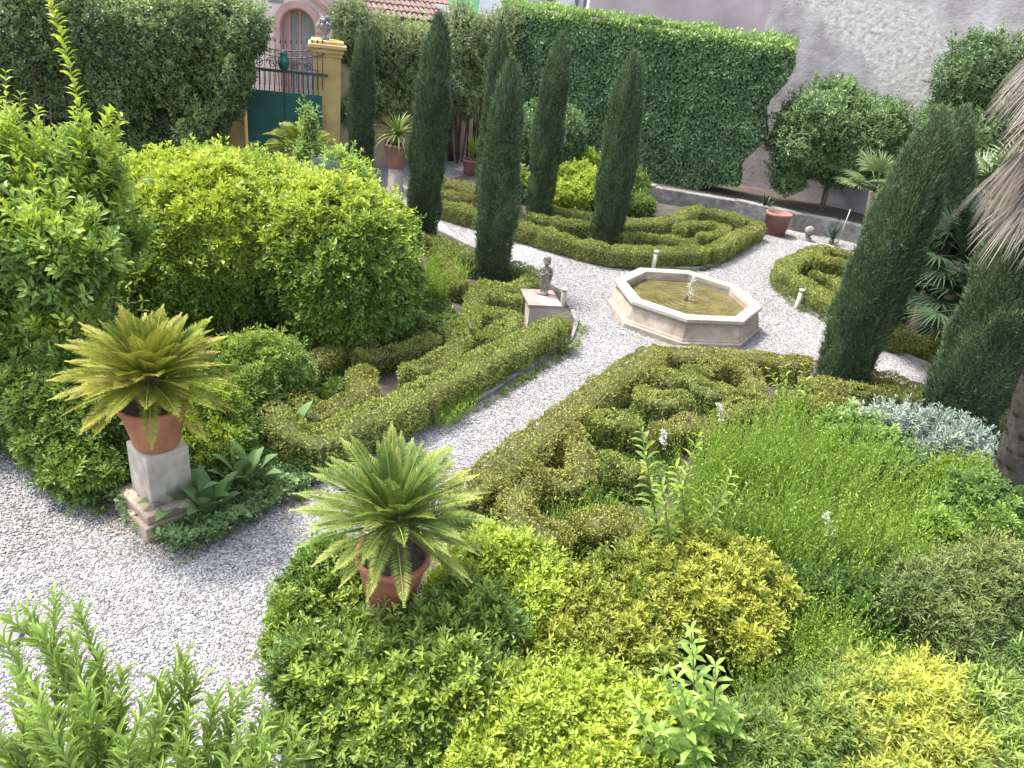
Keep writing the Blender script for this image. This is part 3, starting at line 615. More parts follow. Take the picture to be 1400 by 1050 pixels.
outl = [(xl, -.2), (xl, zt), (xr, zt), (xr, -.2), (acx+r1, -.2)]+prof[::-1]+[(acx-r1, -.2)]
vs = [bm.verts.new(hv(x, 0, z)) for x, z in outl]; f = bm.faces.new(vs)
ex = bmesh.ops.extrude_face_region(bm, geom=[f]); dv = Hm.to_3x3() @ Vector((0, .35, 0))
bmesh.ops.translate(bm, vec=dv, verts=[e for e in ex['geom'] if isinstance(e, bmesh.types.BMVert)])
bmesh.ops.triangulate(bm, faces=bm.faces); addbm(g, bm); g.build('wall', 'pink', house)
g = G(); arch_ring(g, acx, az, ar*.97, ar*1.30, -.07, .0, -.1); box(g, acx-ar*1.4, acx-ar*.95, -.10, -.002, az-.06, az+.06, Hm); box(g, acx+ar*.95, acx+ar*1.4, -.10, -.002, az-.06, az+.06, Hm)
arch_ring(g, acx, az, ar*.90, ar*.985, .0, .33, -.1); g.build('arch_surround', 'pinktrim', house)
g = G(); box(g, acx-ar, acx+ar, .36, .42, -.1, az+ar+.1, Hm); d_ = g.build('door', 'glass', house)
g = G(); box(g, acx-.03, acx+.03, .33, .358, -.1, az+ar, Hm); box(g, acx-ar, acx-ar*.5, .30, .355, -.1, az+ar*.85, Hm); g.build('door_frame', 'pinktrim', d_)
q = hpt(322, 5); g = G(); box(g, q[0]-1.3, q[0]+.25, -.04, .02, q[1]-.9, q[1]+.8, Hm); g.build('shutter', 'dark', house)
q = hpt(377, 0); g = G(); box(g, q[0]-.2, q[0]+.2, -.02, .02, q[1]-.07, q[1]+.4, Hm); g.build('plaque', 'leadgrey', house)
# tiled roof of the wing right of the arch
e0, e1 = atY(462, 20, 22.2), atY(622, 34, 24.0)
rd = unit((e1-e0)[:2]); ra_ = math.atan2(rd[1], rd[0]); rl = float(np.linalg.norm((e1-e0)[:2]))+.35; ez = (e0[2]+e1[2])/2
g = G(); Rm = rotz(e0[0], e0[1], 0, ra_)
box(g, 0, rl, .25, 5, -.1, ez-.02, Rm); g.build('wing_wall', 'tan', house)
g = G(); slope = math.radians(24); ncol = int(rl/.16); nrow = 13
for i in range(ncol):
    for j in range(nrow):
        n_ = 7; aa = np.linspace(0, PI, n_); rr = .078; y0 = j*.36; y1 = y0+.42
        V = []
        for yy, k_, lift in ((y0, 1.05, .035), (y1, .86, .0)):
            V.append(np.stack([i*.16+.08+rr*k_*np.cos(aa)+R.normal()*.003, np.full(n_, yy*math.cos(slope)), ez+yy*math.sin(slope)+rr*.8*np.sin(aa)+lift+R.normal()*.004], -1))
        V = np.concatenate(V); V = V@np.array(Rm.to_3x3()).T+np.array([e0[0], e0[1], 0])
        g.add(V, [([(q, q+1, n_+q+1, n_+q) for q in range(n_-1)], 1)], smooth=True)
V = np.array([(0, 0, ez-.03), (rl, 0, ez-.03), (rl, 5*math.cos(slope), ez-.03+5*math.sin(slope)), (0, 5*math.cos(slope), ez-.03+5*math.sin(slope)),
              (0, 0, ez-.09), (rl, 0, ez-.09), (rl, 5*math.cos(slope), ez-.09+5*math.sin(slope)), (0, 5*math.cos(slope), ez-.09+5*math.sin(slope))])
V = V@np.array(Rm.to_3x3()).T+np.array([e0[0], e0[1], 0]); g.add(V, [([(0, 1, 2, 3), (4, 7, 6, 5), (0, 4, 5, 1), (1, 5, 6, 2), (3, 2, 6, 7), (0, 3, 7, 4)], 1)])
g.build('tiled_roof', 'tile', house)
rk0, rk1 = hpt(462, 24, -.1), hpt(420, -14, -.1)
g = G(); pth = [Hm @ Vector((rk0[0], -.1, rk0[1])), Hm @ Vector((rk1[0], -.1, rk1[1]))]; tube(g, [np.array(p[:]) for p in pth], .10, 4, smooth=False); g.build('gable_moulding', 'pinktrim', house)
g = G(); p0 = atY(598, 12, 24.5); box(g, -.1, .75, 0, .1, -.06, .12, rotz(p0[0], p0[1], p0[2], -.2)); g.build('flashing', 'white', house)
# ---- distant buildings along the top edge
def far_block(name, pl, pr, Y, z0, z1, mat, label, depth=4):
    a, b = atY(*pl, Y), atY(*pr, Y)
    root = empty(name, (a[0], Y, 0), label, 'building'); g = G(); box(g, a[0], b[0], Y, Y+depth, z0, z1, bev=.02); g.build('wall', mat, root); return root, a, b
mb, _, _ = far_block('mint_house', (606, 0), (660, 0), 34, 0, 9, 'mint', 'mint green rendered building beyond the tiled roof')
wb, a_, b_ = far_block('white_building', (656, 0), (806, 0), 30, 0, 9, 'white', 'white rendered building above the trained green hedge')
g = G(); q = atY(742, -6, 30); box(g, q[0]-.45, q[0]+.45, 29.95, 30.0-.003, q[2]-.12, q[2]+1.2); g.build('window', 'dark', wb)
for px in (788, 800):
    g = G(); q = atY(px, 5, 29.9); tube(g, [(q[0], 29.93, 2), (q[0], 29.93, 9)], .06, 8); g.build('downpipe', 'leadgrey', wb)
a_, b_ = atY(803, 20, 26.5), atY(1058, 30, 26.5)
pb = empty('rendered_building', (a_[0], 26.5, 0), 'large plain pale rose building wall above the trained hedge', 'building')
g = G(); box(g, a_[0], b_[0]+1.2, 26.5, 29, -.1, 9, bev=.02); g.build('wall', 'pinkwall', pb)
# ---- trained creeper hedge wall
hb0, hb1 = at(690, 222, .1), at(1012, 268, .45); hd = unit((hb1-hb0)[:2]); hn = np.array([hd[1], -hd[0]]); hl = float(np.linalg.norm((hb1-hb0)[:2])); htop = 4.05
root = empty('clipped_hedge_wall', (hb0[0], hb0[1], 0), 'tall flat clipped dark green hedge wall with pale fresh top below the pale rose building', 'hedge')
n = 76000; u = R.uniform(-.6, hl+2.4, n); z = R.uniform(.12, htop, n)
part = R.random(n); topm = part < .13; endm = (part >= .13) & (part < .22)
uend = hl-.25+.62*np.clip(z/htop, 0, 1)**1.1+.12*np.sin(z*4)
ht = htop-.03*u/hl*0
v = np.where(topm | endm, R.uniform(-.95, 0, n), 0.)
z = np.where(topm, htop, z); u = np.where(endm, uend, np.minimum(u, 99)); zedge = .15+.50*np.clip((u-hl*.62)/(hl*.4), 0, 1)+.10*np.sin(u*2.3)
P2 = np.stack([hb0[0]+hd[0]*u, hb0[1]+hd[1]*u, z], -1)
bul = .12*fnoise(P2, 1.6, 41)+.07*fnoise(P2, 5., 42); off = (0.0+bul-R.exponential(.05, n))
P2[:, :2] += hn*(v+np.where(topm | endm, 0, off))[:, None]; P2[:, 2] += np.where(topm, .10*fnoise(P2, 4., 43)+np.abs(R.normal(size=n))*.05, 0); P2[:, :2] += hd*np.where(endm, bul, 0)[:, None]
Nn = np.where(topm[:, None], np.array([0, 0, 1.]), np.where(endm[:, None], np.array([hd[0], hd[1], 0]), np.array([hn[0], hn[1], 0])))
ok = (u <= uend+.01) & ((z > zedge) | topm); P2, Nn, topm = P2[ok], Nn[ok], topm[ok]; n = len(P2)
tone = np.clip(.52+.22*fnoise(P2, 4., 44)+.3*R.normal(size=n), 0, 1); fr = np.clip(np.where(topm, .55, .9*np.clip((P2[:, 2]-htop+.28)*3, 0, 1))+.2*R.normal(size=n)*(P2[:, 2] > htop-.4), 0, 1)
g = G(); leaves(g, P2, Nn*.5+rnd(n, .6)+np.array([0, 0, -.5])*(~topm)[:, None]+np.array([0, 0, .8])*topm[:, None], Nn+rnd(n, .45), .085*R.uniform(.7, 1.4, n), .06, tone, fr, T_RH)
uu, zz = np.meshgrid(np.linspace(-.6, hl+2.3, 60), np.linspace(0, 1, 24), indexing='ij'); uu = uu.ravel(); zz = zz.ravel()
zl = .25+.55*np.clip((uu-hl*.62)/(hl*.4), 0, 1); Zc = zl+(htop-.12-zl)*zz; uu = np.minimum(uu, hl-.36+.62*np.clip(Zc/htop, 0, 1)**1.1)
Vc = np.stack([hb0[0]+hd[0]*uu, hb0[1]+hd[1]*uu, Zc], -1); Vc[:, :2] += hn*(-.14+.12*fnoise(Vc, 1.6, 41)+.05*fnoise(Vc, 9., 46))[:, None]
Vb = Vc.copy(); Vb[:, :2] -= hn*.8; F = [(i*24+j, (i+1)*24+j, (i+1)*24+j+1, i*24+j+1) for i in range(59) for j in range(23)]
m_ = len(Vc); F2 = [tuple(m_+q for q in f[::-1]) for f in F]+[(i*24+23, (i+1)*24+23, m_+(i+1)*24+23, m_+i*24+23) for i in range(59)]+[(59*24+j, 59*24+j+1, m_+59*24+j+1, m_+59*24+j) for j in range(23)]
g.add(np.concatenate([Vc, Vb]), [(F+F2, 1)], tone=.2, mat=1); g.build('foliage', ['ficus', 'twig'], root)
# ---- tall loose hedges with bare stems in front of the garden walls
def loose_hedge(name, label, ells, base_pts, mat, dens, L, W, lean=.3, nst=4, seed=1, **kw):
    b0 = base_pts[len(base_pts)//2]; root = empty(name, (b0[0], b0[1], 0), label, 'hedge', 'tall hedges by the garden wall')
    g = G(); blob(g, ells, dens, L, W, seed=seed, **kw); g.build('foliage', [mat, 'twig'], root)
    rg = np.random.default_rng(seed); s = G()
    for b in base_pts:
        for i in range(nst):
            e = ells[int(np.argmin([np.hypot(q[0]-b[0], q[1]-b[1])+rg.random()*.6 for q in ells]))]
            p0 = np.array([b[0]+rg.normal()*.15, b[1]+rg.normal()*.1, -.02]); p3 = np.array([p0[0]+rg.normal()*lean, p0[1]+rg.normal()*.15, e[2]+rg.uniform(-.2, .8)])
            p1 = p0*.65+p3*.35+rg.normal(size=3)*.06; p2 = p0*.3+p3*.7+rg.normal(size=3)*.08; tube(s, [p0, p1, p2, p3], [.03, .024, .02, .01], 6)
    s.build('stem', 'bark', root); return root
Yh = 15.9
ells = []
for px, py, Y, rx, rz in [(20, 60, 15.4, .9, 1.25), (10, 150, 15.4, .8, .9), (90, 45, 15.6, .95, 1.2), (150, 70, 15.8, .95, 1.15), (80, 130, 15.6, .8, .8), (205, 60, 16, .8, 1.0), (170, 120, 15.9, .7, .7), (250, 45, 16.2, .7, .8), (300, 45, 16.4, .55, .65), (335, 42, 16.5, .42, .55), (318, 80, 16.5, .33, .5), (-60, 60, 15.2, 1, 1.4), (-130, 60, 15.2, 1, 1.4), (235, 100, 16.1, .5, .55), (312, 125, 16.6, .24, .5), (300, 110, 16.4, .35, .4), (262, 130, 16.3, .3, .45), (40, 190, 16., .7, .6), (110, 185, 16.2, .6, .55), (170, 180, 16.3, .5, .5), (225, 165, 16.5, .35, .45), (326, 100, 16.3, .2, .4), (316, 140, 16.2, .18, .35), (262, 185, 16.1, .35, .4), (290, 165, 16.1, .28, .4), (210, 200, 16.0, .4, .4), (285, 205, 16.0, .22, .25)]:
    ells.append(elY(px, py, Y, rx, .65, rz))
loose_hedge('tall_hedge', 'tall dark evergreen hedge with bare lower stems in the top left corner', ells,
            [at(x, 222+(x < 240)*12) for x in (60, 130, 160, 205, 235, 262, 280, 292, 300, 306, 312)], 'laurel', 850, .085, .040, .28, 5, 21, kind='leaf', amp=.16, fresh=(.0, .55), gap=.30, depth=.09, core=.74)
ells = []
for px, py, Y, rx, rz in [(488, 60, 18.9, .55, .85), (530, 75, 19.6, .65, .85), (575, 78, 20.1, .6, .8), (620, 75, 20.6, .6, .85), (655, 70, 21.2, .5, .85), (480, 30, 18.9, .4, .5), (650, 105, 21., .5, .55), (560, 120, 19.8, .45, .5), (520, 130, 19.5, .4, .5), (495, 105, 19.1, .4, .6), (690, 60, 21.6, .5, .8), (630, 30, 20.9, .35, .4), (505, 130, 19., .35, .4), (540, 150, 19.4, .35, .35), (590, 140, 19.9, .4, .4), (615, 120, 20.3, .45, .5), (640, 140, 20.6, .3, .4), (668, 120, 21, .3, .5), (478, 150, 18.7, .2, .35)]:
    ells.append(elY(px, py, Y, rx, .5, rz))
loose_hedge('tall_hedge', 'tall loose grey green hedge on bare stems right of the ochre gate pillar', ells,
            [at(x, y) for x, y in ((480, 212), (520, 222), (560, 222), (590, 222), (612, 220), (625, 220), (640, 218), (655, 216))], 'laurel2', 950, .08, .032, .22, 5, 22, kind='leaf', amp=.16, fresh=(.08, .45), gap=.35, depth=.10, core=.70, tone0=.62)
# ---- cypresses
for (bx, by, tx, ty, r, lab, pale) in [
    (492, 250, 497, 42, .27, 'slender dark cypress standing nearest the gate pillar', .05),
    (575, 318, 601, 18, .30, 'tall cypress just behind the big rounded bush', .05),
    (672, 366, 700, 82, .30, 'cypress rising from the left box bed behind the statue pedestal', .08),
    (665, 270, 688, 34, .25, 'farther cypress partly hidden behind the one by the statue', .12),
    (735, 290, 769, 46, .275, 'cypress in the far bed beside the round dark shrub', .12),
    (830, 320, 868, 72, .325, 'cypress rising alone from the middle of the far box bed', .12)]:
    b = at(bx, by, .28 if by > 255 else .0); d = ray(tx, ty); t = b[1]/d[1]; h = H+d[2]*t
    cypress(b[0], b[1], h, r, lab, (d[0]*t-b[0], 0), seed=bx, pale=pale)
b = at(1150, 512, .2); d = ray(1290, 150); t = (b[1]-.1)/d[1]; cypress(b[0], b[1], H+d[2]*t, .385, 'broad leaning cypress right of the fountain', (d[0]*t-b[0], -.1), 1150, top=.42, pale=.12, L=.046, dens=8500)
b = at(1252, 452); d = ray(1322, 146); t = b[1]/d[1]; cypress(b[0], b[1], H+d[2]*t, .36, 'cypress tucked right behind the broad leaning one', (d[0]*t-b[0], 0), 1240, pale=.12)
b = at(1303, 585, .2); cypress(b[0], b[1], 3.8, .47, 'broad dark cypress under the hanging dead palm leaves', (-.05, 0), 1300, top=.42, pale=.1, L=.046, dens=8500)
# ---- trees and shrubs at the back
def crown_tree(name, label, cat, base, ells, mat, dens, L, W, z0=.37, tr=.07, seed=5, **kw):
    root = empty(name, (base[0], base[1], z0), label, cat); g = G(); blob(g, ells, dens, L, W, seed=seed, **kw); g.build('crown', [mat, 'twig'], root)
    s = G(); rg = np.random.default_rng(seed); c = np.mean([e[:3] for e in ells], 0); f = np.array([base[0]*.7+c[0]*.3, base[1]*.7+c[1]*.3, z0+.55*(c[2]-z0)])
    tube(s, [(base[0], base[1], z0-.1), (base[0]+.02, base[1], z0+.2), f], [tr*1.2, tr, tr*.8], 9)
    for e in ells: tube(s, [f, (f+np.array(e[:3]))/2+rg.normal(size=3)*.06, np.array(e[:3])], [tr*.6, tr*.4, tr*.15], 6)
    s.build('trunk', 'bark', root); return root
Yt = 20.
crown_tree('orange_tree', 'round dense green citrus tree on the raised bed before the grey wall', 'tree', at(1122, 286, .37),
    [elY(1130, 165, 19.6, 1.05, .95, .75), elY(1095, 200, 19.6, .75, .85, .7), elY(1185, 180, 19.5, .95, .85, .75), elY(1150, 215, 19.4, 1.0, .8, .65), elY(1215, 210, 19.3, .6, .7, .6), elY(1080, 240, 19.6, .45, .5, .4), elY(1145, 140, 19.7, .6, .6, .5)],
    'citrus', 1050, .085, .036, kind='leaf', amp=.15, fresh=(0, .3), gap=.35, depth=.10, core=.76, seed=61)
crown_tree('evergreen_tree', 'dark misty green tree against the grey wall in the upper right', 'tree', at(1320, 300, .37),
    [elY(1330, 110, 18.2, .75, .8, .8), elY(1360, 170, 17.8, .8, .8, .75), elY(1310, 165, 18.2, .7, .7, .7), elY(1395, 120, 17.8, .8, .8, .9), elY(1450, 160, 17.5, 1., .9, 1.1), elY(1345, 215, 17.6, .7, .7, .6), elY(1345, 75, 18.2, .4, .5, .4)],
    'citrus', 900, .085, .034, kind='leaf', amp=.18, fresh=(0, .2), gap=.35, depth=.1, core=.72, seed=62, tone0=.45)
shrub('round_shrub', 'dark green clipped round shrub at the foot of the flat hedge wall', 'shrub', at(752, 232), [elY(752, 188, 19.6, .86, .8, .85)], 'citrus', 1500, .07, .035, kind='leaf', amp=.07, fresh=(0, .15), core=.85)
shrub('golden_shrub', 'yellow green spreading shrub in the far bed between two cypresses', 'shrub', at(800, 285), [el(790, 252, .45, .65, .6, .42), el(820, 262, .45, .6, .5, .40), el(775, 270, .35, .5, .4, .3), el(800, 232, .5, .5, .5, .45)], 'gold', 1500, .06, .028, kind='rosette', k=5, amp=.16, fresh=(.1, .5))
shrub('green_shrub', 'mid green shrub right of the middle cypress in the far bed', 'shrub', at(865, 285), [el(862, 262, .4, .42, .45, .5), el(875, 282, .25, .35, .3, .25)], 'green', 1500, .06, .024, kind='rosette', k=5, amp=.16, fresh=(0, .1))
shrub('golden_shrub', 'small pale shrub behind the farthest pair of cypresses', 'shrub', at(712, 268), [el(712, 255, .35, .35, .4, .3), el(700, 240, .35, .3, .3, .3)], 'gold', 1500, .05, .024, kind='rosette', k=5, amp=.16, fresh=(0, .2), tone0=.3)
# ================================================================== knot garden hedges
BH = [
 # left bed (statue)
 ('long outer box hedge of the left bed bordering the gravel below the statue', [(768, 441), (752, 441), (700, 467), (644, 494), (600, 520), (554, 545), (511, 562), (468, 579), (441, 592), (411, 587), (383, 567), (364, 553)], .40, .42, .0),
 ('box hedge of the left bed curling in shade above the outer hedge corner', [(392, 512), (400, 530), (416, 547), (436, 558), (462, 550), (494, 532), (498, 508)], .32, .38, .35),
 ('shaded box hedge at the foot of the big rounded bush', [(405, 500), (430, 484), (465, 470), (500, 462)], .30, .36, .5),
 ('low box hedge deep in the left bed before the bush', [(500, 482), (530, 474), (560, 468), (590, 462)], .30, .36, .4),
 ('box scroll of the left bed hooked below the first long inner hedge', [(560, 500), (590, 492), (618, 480), (632, 462), (622, 446)], .30, .38, .15),
 ('short box hedge in the left bed touching the left face of the statue pedestal', [(668, 398), (690, 400), (706, 404)], .30, .38, .05),
 ('box scroll in the left bed running down from under the front cypress', [(655, 392), (650, 410), (645, 430), (638, 446)], .30, .38, .0),
 ('box scroll in the left bed between the pedestal and the outer hedge', [(668, 424), (690, 424), (703, 434), (686, 446), (664, 456)], .32, .38, .0),
 ('box hedge on the path side between the front cypress and the statue', [(697, 360), (722, 366), (733, 376), (716, 386), (690, 388), (664, 386)], .32, .38, .0),
 ('box hedge at the far corner of the left bed left of the front cypress', [(588, 322), (606, 327), (626, 337), (646, 350)], .30, .38, .1),
 ('inner box hedge at the far corner of the left bed', [(598, 340), (612, 352), (620, 368), (628, 384)], .28, .36, .1),
 # far bed
 ('long front box hedge of the far bed behind the fountain', [(603, 273), (644, 285), (709, 303), (762, 318), (805, 330), (837, 337), (870, 339), (920, 339), (962, 339)], .34, .38, .1),
 ('right end box hedge of the far bed running back to the square pot', [(975, 337), (1000, 325), (1037, 305)], .34, .38, .0),
 ('back box hedge of the far bed along the retaining wall', [(1022, 300), (1000, 292), (977, 287), (954, 282)], .30, .36, .05),
 ('box hedge of the far bed crossing behind the middle cypress', [(948, 285), (932, 292), (912, 299), (863, 302), (820, 303), (794, 303), (762, 299), (730, 294)], .32, .38, .0),
 ('box hedge stub between two cypresses of the far bed', [(754, 281), (780, 287), (806, 293)], .30, .38, .0),
 ('box scroll of the far bed right beside the middle cypress', [(852, 320), (875, 319), (900, 321), (925, 325), (944, 328)], .30, .36, .0),
 ('square box scroll in the right part of the far bed', [(930, 310), (933, 303), (952, 302), (975, 303), (994, 307), (984, 316), (960, 321)], .28, .36, .0),
 ('paler box hedge at the left end of the far bed', [(606, 245), (624, 249), (645, 255), (668, 262)], .34, .38, .25),
 ('second short box hedge at the left end of the far bed', [(604, 259), (622, 263), (644, 268)], .28, .36, .3),
 # right bed
 ('box hedge forming the pointed left end of the right bed', [(1128, 337), (1103, 343), (1082, 355), (1071, 366), (1097, 382), (1130, 402), (1165, 420)], .38, .40, .0),
 ('long box hedge behind the broad leaning cypress along the right path', [(1190, 437), (1204, 441), (1240, 450), (1288, 464), (1340, 486), (1400, 515)], .36, .40, .15),
 ('upper inner box scroll of the right bed', [(1122, 352), (1138, 352), (1156, 356), (1170, 362)], .34, .38, .0),
 ('lower inner box scroll of the right bed', [(1116, 373), (1134, 376), (1150, 384), (1160, 392)], .32, .36, .0),
 ('back box hedge of the right bed by the agave', [(1136, 340), (1160, 343), (1185, 350)], .28, .34, .15),
 # near bed
 ('long bronzed box hedge of the near bed bordering the diagonal path', [(901, 477), (868, 496), (830, 520), (795, 545), (760, 572), (725, 600), (690, 627), (660, 650), (632, 672)], .40, .42, .45),
 ('box hedge of the near bed facing the fountain', [(916, 478), (949, 479), (1013, 483), (1060, 486), (1098, 489)], .36, .40, .5),
 ('box hedge of the near bed between the two broad cypresses', [(1180, 502), (1205, 509), (1229, 517), (1258, 527)], .34, .38, .45),
 ('second bronzed box hedge below the broad leaning cypress', [(1105, 520), (1140, 522), (1175, 526), (1215, 531), (1250, 538)], .30, .38, .4),
 ('dark bronzed box hedge ending at the green shoots under the leaning cypress', [(1090, 545), (1130, 541), (1165, 548)], .34, .38, .5),
 ('bronzed box hedge right of the last cypress by the palm trunk', [(1335, 560), (1360, 563), (1395, 570)], .50, .40, .5),
 ('ring shaped box scroll around a dark hollow near the fountain corner', [(962, 506), (965, 496), (985, 491), (1010, 494), (1028, 505), (1036, 520), (1022, 535)], .28, .40, .3),
 ('curved box scroll joining the ring scroll from below', [(946, 503), (950, 520), (968, 529), (992, 532)], .28, .40, .2),
 ('small rounded box clump second from the corner of the near bed', [(908, 509), (922, 512)], .36, .42, .0),
 ('lower box clump next to the small rounded one in the near bed', [(884, 536), (905, 540), (930, 541)], .36, .40, .0),
 ('box scroll of the near bed left of the green shoots', [(990, 563), (1008, 552), (1030, 546), (1062, 548)], .30, .38, .3),
 ('box scroll crossing the middle of the near bed above the sapling', [(905, 583), (925, 577), (950, 574), (976, 582)], .32, .38, .5),
 ('box clump in the near bed close to the diagonal hedge', [(825, 570), (845, 568), (862, 574)], .34, .40, .1),
 ('box scroll of the near bed parallel to the diagonal hedge', [(783, 584), (790, 600), (802, 622), (800, 645), (780, 655), (752, 648)], .28, .38, .35),
 ('box clump in shade in the middle of the near bed', [(838, 625), (858, 628), (872, 640)], .32, .36, .1),
 ('box scroll at the near end of the near bed curling beside the diagonal hedge', [(728, 640), (711, 662), (702, 690), (730, 716), (764, 732)], .32, .40, .25),
 ('bronzed box hedge at the near end of the near bed', [(800, 712), (826, 702), (866, 706), (880, 722)], .40, .40, .4),
]
for lab, pix, w, h, ru in BH:
    box_hedge(lab, pix, w, h, 'boxred' if ru > .2 else 'box', rust=ru*.55, dens=3900 if pix[0][1] > 400 else 3000, leaf=.028 if pix[0][1] > 400 else .032, rough=.034)
# ================================================================== fountain
fc = at(936, 425, .12)[:2]; fc = at(940.5, 399.5, .45)[:2]; FR = .303*(H-.45); frot = 2.202
root = empty('octagonal_fountain', (fc[0], fc[1], 0), 'low octagonal stone fountain basin with rippling ochre water on the gravel', 'fountain')
c3 = (fc[0], fc[1], 0)
g = G(); lathe(g, [(FR*1.05, -.05), (FR*1.05, .07), (FR*1.03, .085), (FR*1.00, .085)], c3, 8, smooth=False, rot=frot); g.build('base_course', 'fount', root)
g = G(); lathe(g, [(FR*1.025, .084), (FR*1.025, .10), (FR*1.01, .13), (FR*.975, .30), (FR*.955, .34), (FR*.955, .375)], c3, 8, smooth=False, rot=frot)
lathe(g, [(FR*.848, .375), (FR*.848, .05), (0, .05)], c3, 8, smooth=False, rot=frot); g.build('basin_wall', 'fount', root)
g = G(); lathe(g, [(FR*.848, .372), (FR*.975, .372), (FR*1.0, .385), (FR*1.0, .435), (FR*.985, .45), (FR*.853, .45), (FR*.842, .435), (FR*.842, .372)], c3, 8, smooth=False, rot=frot); g.build('rim', 'fountrim', root)
g = G(); lathe(g, [(FR*.847, 0), (FR*.4, 0.0), (.0001, 0)], (0, 0, 0), 8, smooth=False, rot=frot); w_ = g.build('water', 'water', root, loc=None); w_.location = (0, 0, .30)
g = G(); lathe(g, [(.03, .05), (.03, .32), (.022, .36), (.012, .40), (0, .40)], c3, 10); g.build('nozzle', 'dark', root)
g = G(); rg = np.random.default_rng(9)
tube(g, [(fc[0]+.0, fc[1], .39), (fc[0]+.01, fc[1], .58), (fc[0]+.03, fc[1], .72), (fc[0]+.045, fc[1], .745), (fc[0]+.07, fc[1], .70)], [.009, .010, .013, .016, .008], 7)
for i in range(70):
    t = rg.random(); sphere(g, (fc[0]+.03+rg.normal()*.035, fc[1]+rg.normal()*.03, .32+.45*t), rg.uniform(.004, .010), 1)
g.build('water_jet', 'jet', root)
# ================================================================== statue on its pedestal
pb_ = np.array([at(712.3, 395, .42), at(756, 396, .42), at(768, 418.7, .42), at(723.3, 416.7, .42)]); pcn = pb_.mean(0); pan = math.atan2(*(pb_[2]-pb_[3])[:2][::-1])
pw = float(np.linalg.norm(pb_[2]-pb_[3]))/2; pd = float(np.linalg.norm(pb_[0]-pb_[3]))/2
root = empty('statue_pedestal', (pcn[0], pcn[1], 0), 'square pale plastered pedestal with reddish slab at the bed corner', 'pedestal'); Pm = rotz(pcn[0], pcn[1], 0, pan)
g = G(); box(g, -pw+.02, pw-.02, -pd+.02, pd-.02, -.03, .385, Pm, bev=.006); g.build('block', 'plinth', root)
g = G(); box(g, -pw-.008, pw+.008, -pd-.008, pd+.008, .386, .42, Pm, bev=.005); g.build('slab', 'slab', root)
sx, sy = at(742, 402, .42)[:2]
root = empty('putto_statue', (sx, sy, .42), 'small weathered stone child figure standing on the square pedestal', 'statue')
def skin_body(nodes, edges, parent, name, mat, sub=2, root_i=0):
    me = bpy.data.meshes.new(name); me.from_pydata([n_[0] for n_ in nodes], edges, []); o = bpy.data.objects.new(name, me); C.objects.link(o)
    md = o.modifiers.new('s', 'SKIN'); md.use_smooth_shade = True
    for i, n_ in enumerate(nodes): me.skin_vertices[0].data[i].radius = (n_[1], n_[1] if len(n_) < 3 else n_[2]); me.skin_vertices[0].data[i].use_root = (i == root_i)
    o.modifiers.new('b', 'SUBSURF').levels = sub
    dg = bpy.context.evaluated_depsgraph_get(); m2 = bpy.data.meshes.new_from_object(o.evaluated_get(dg)); bpy.data.objects.remove(o)
    V = np.array([v.co[:] for v in m2.vertices]); by = {}
    for f in m2.polygons: by.setdefault(len(f.vertices), []).append(list(f.vertices))
    g = G(); g.add(V, [(np.array(q), 1) for q in by.values()], smooth=True); return g
nodes = [((0, 0, .24), .052), ((.004, 0, .30), .046), ((.0, 0, .355), .050, .040), ((0, 0, .385), .022), ((0, -.004, .41), .024),
         ((.034, 0, .215), .034), ((.04, -.012, .135), .026), ((.036, 0, .055), .018), ((.038, -.03, .034), .016),
         ((-.034, 0, .215), .034), ((-.032, .004, .135), .026), ((-.030, .012, .055), .018), ((-.032, -.02, .034), .016),
         ((.062, 0, .36), .021), ((.085, -.012, .305), .018), ((.055, -.052, .30), .014), ((.028, -.07, .325), .013),
         ((-.062, 0, .36), .021), ((-.082, -.006, .30), .018), ((-.05, -.05, .275), .014), ((-.016, -.068, .30), .013)]
edges = [(0, 1), (1, 2), (2, 3), (3, 4), (0, 5), (5, 6), (6, 7), (7, 8), (0, 9), (9, 10), (10, 11), (11, 12), (2, 13), (13, 14), (14, 15), (15, 16), (2, 17), (17, 18), (18, 19), (19, 20)]
SS = 1.13
nodes = [((sx+n_[0][0]*SS, sy+n_[0][1]*SS, .42+n_[0][2]*SS),)+tuple(r_*SS for r_ in n_[1:]) for n_ in nodes]
g = skin_body(nodes, edges, None, 'b', 'statue')
hz = .42+.452*SS; sphere(g, (sx, sy, hz), .052*SS, 3, squash=(.88, .98, 1.08)); sphere(g, (sx, sy-.052*SS, hz-.008), .009, 2); sphere(g, (sx, sy-.046*SS, hz-.026*SS), .013, 2, squash=(1.2, .7, .5))
for s_ in (-1, 1):
    sphere(g, (sx+s_*.019, sy-.046*SS, hz+.006), .008, 2); sphere(g, (sx+s_*.047*SS, sy, hz-.002), .011, 2, squash=(.5, 1, 1.3)); sphere(g, (sx+s_*.024, sy-.038*SS, hz-.018), .016, 2)
for ax, hand in ((.024, 1), (-.014, -1)):           # small curled fingers at the chest
    for k in range(5):
        p = np.array([sx+ax*SS+(k-2)*.006*hand, sy-.070*SS, .42+(.325-(hand < 0)*.025)*SS+.003*k]); tube(g, [p, p+np.array([-.010*hand, -.008, .006]), p+np.array([-.018*hand, .002, .008])], [.0042, .004, .003], 5)
g.build('body', 'statue', root)
g = G()
for i in range(46):
    u = unit(R.normal(size=3)); u[2] = abs(u[2])*1.0; u[1] = abs(u[1])*.8 if u[2] < .3 else u[1]
    sphere(g, np.array([sx, sy+.004, hz+.012])+u*np.array([.048, .052, .056])*SS, R.uniform(.010, .017), 1)
g.build('curly_hair', 'statue', root)
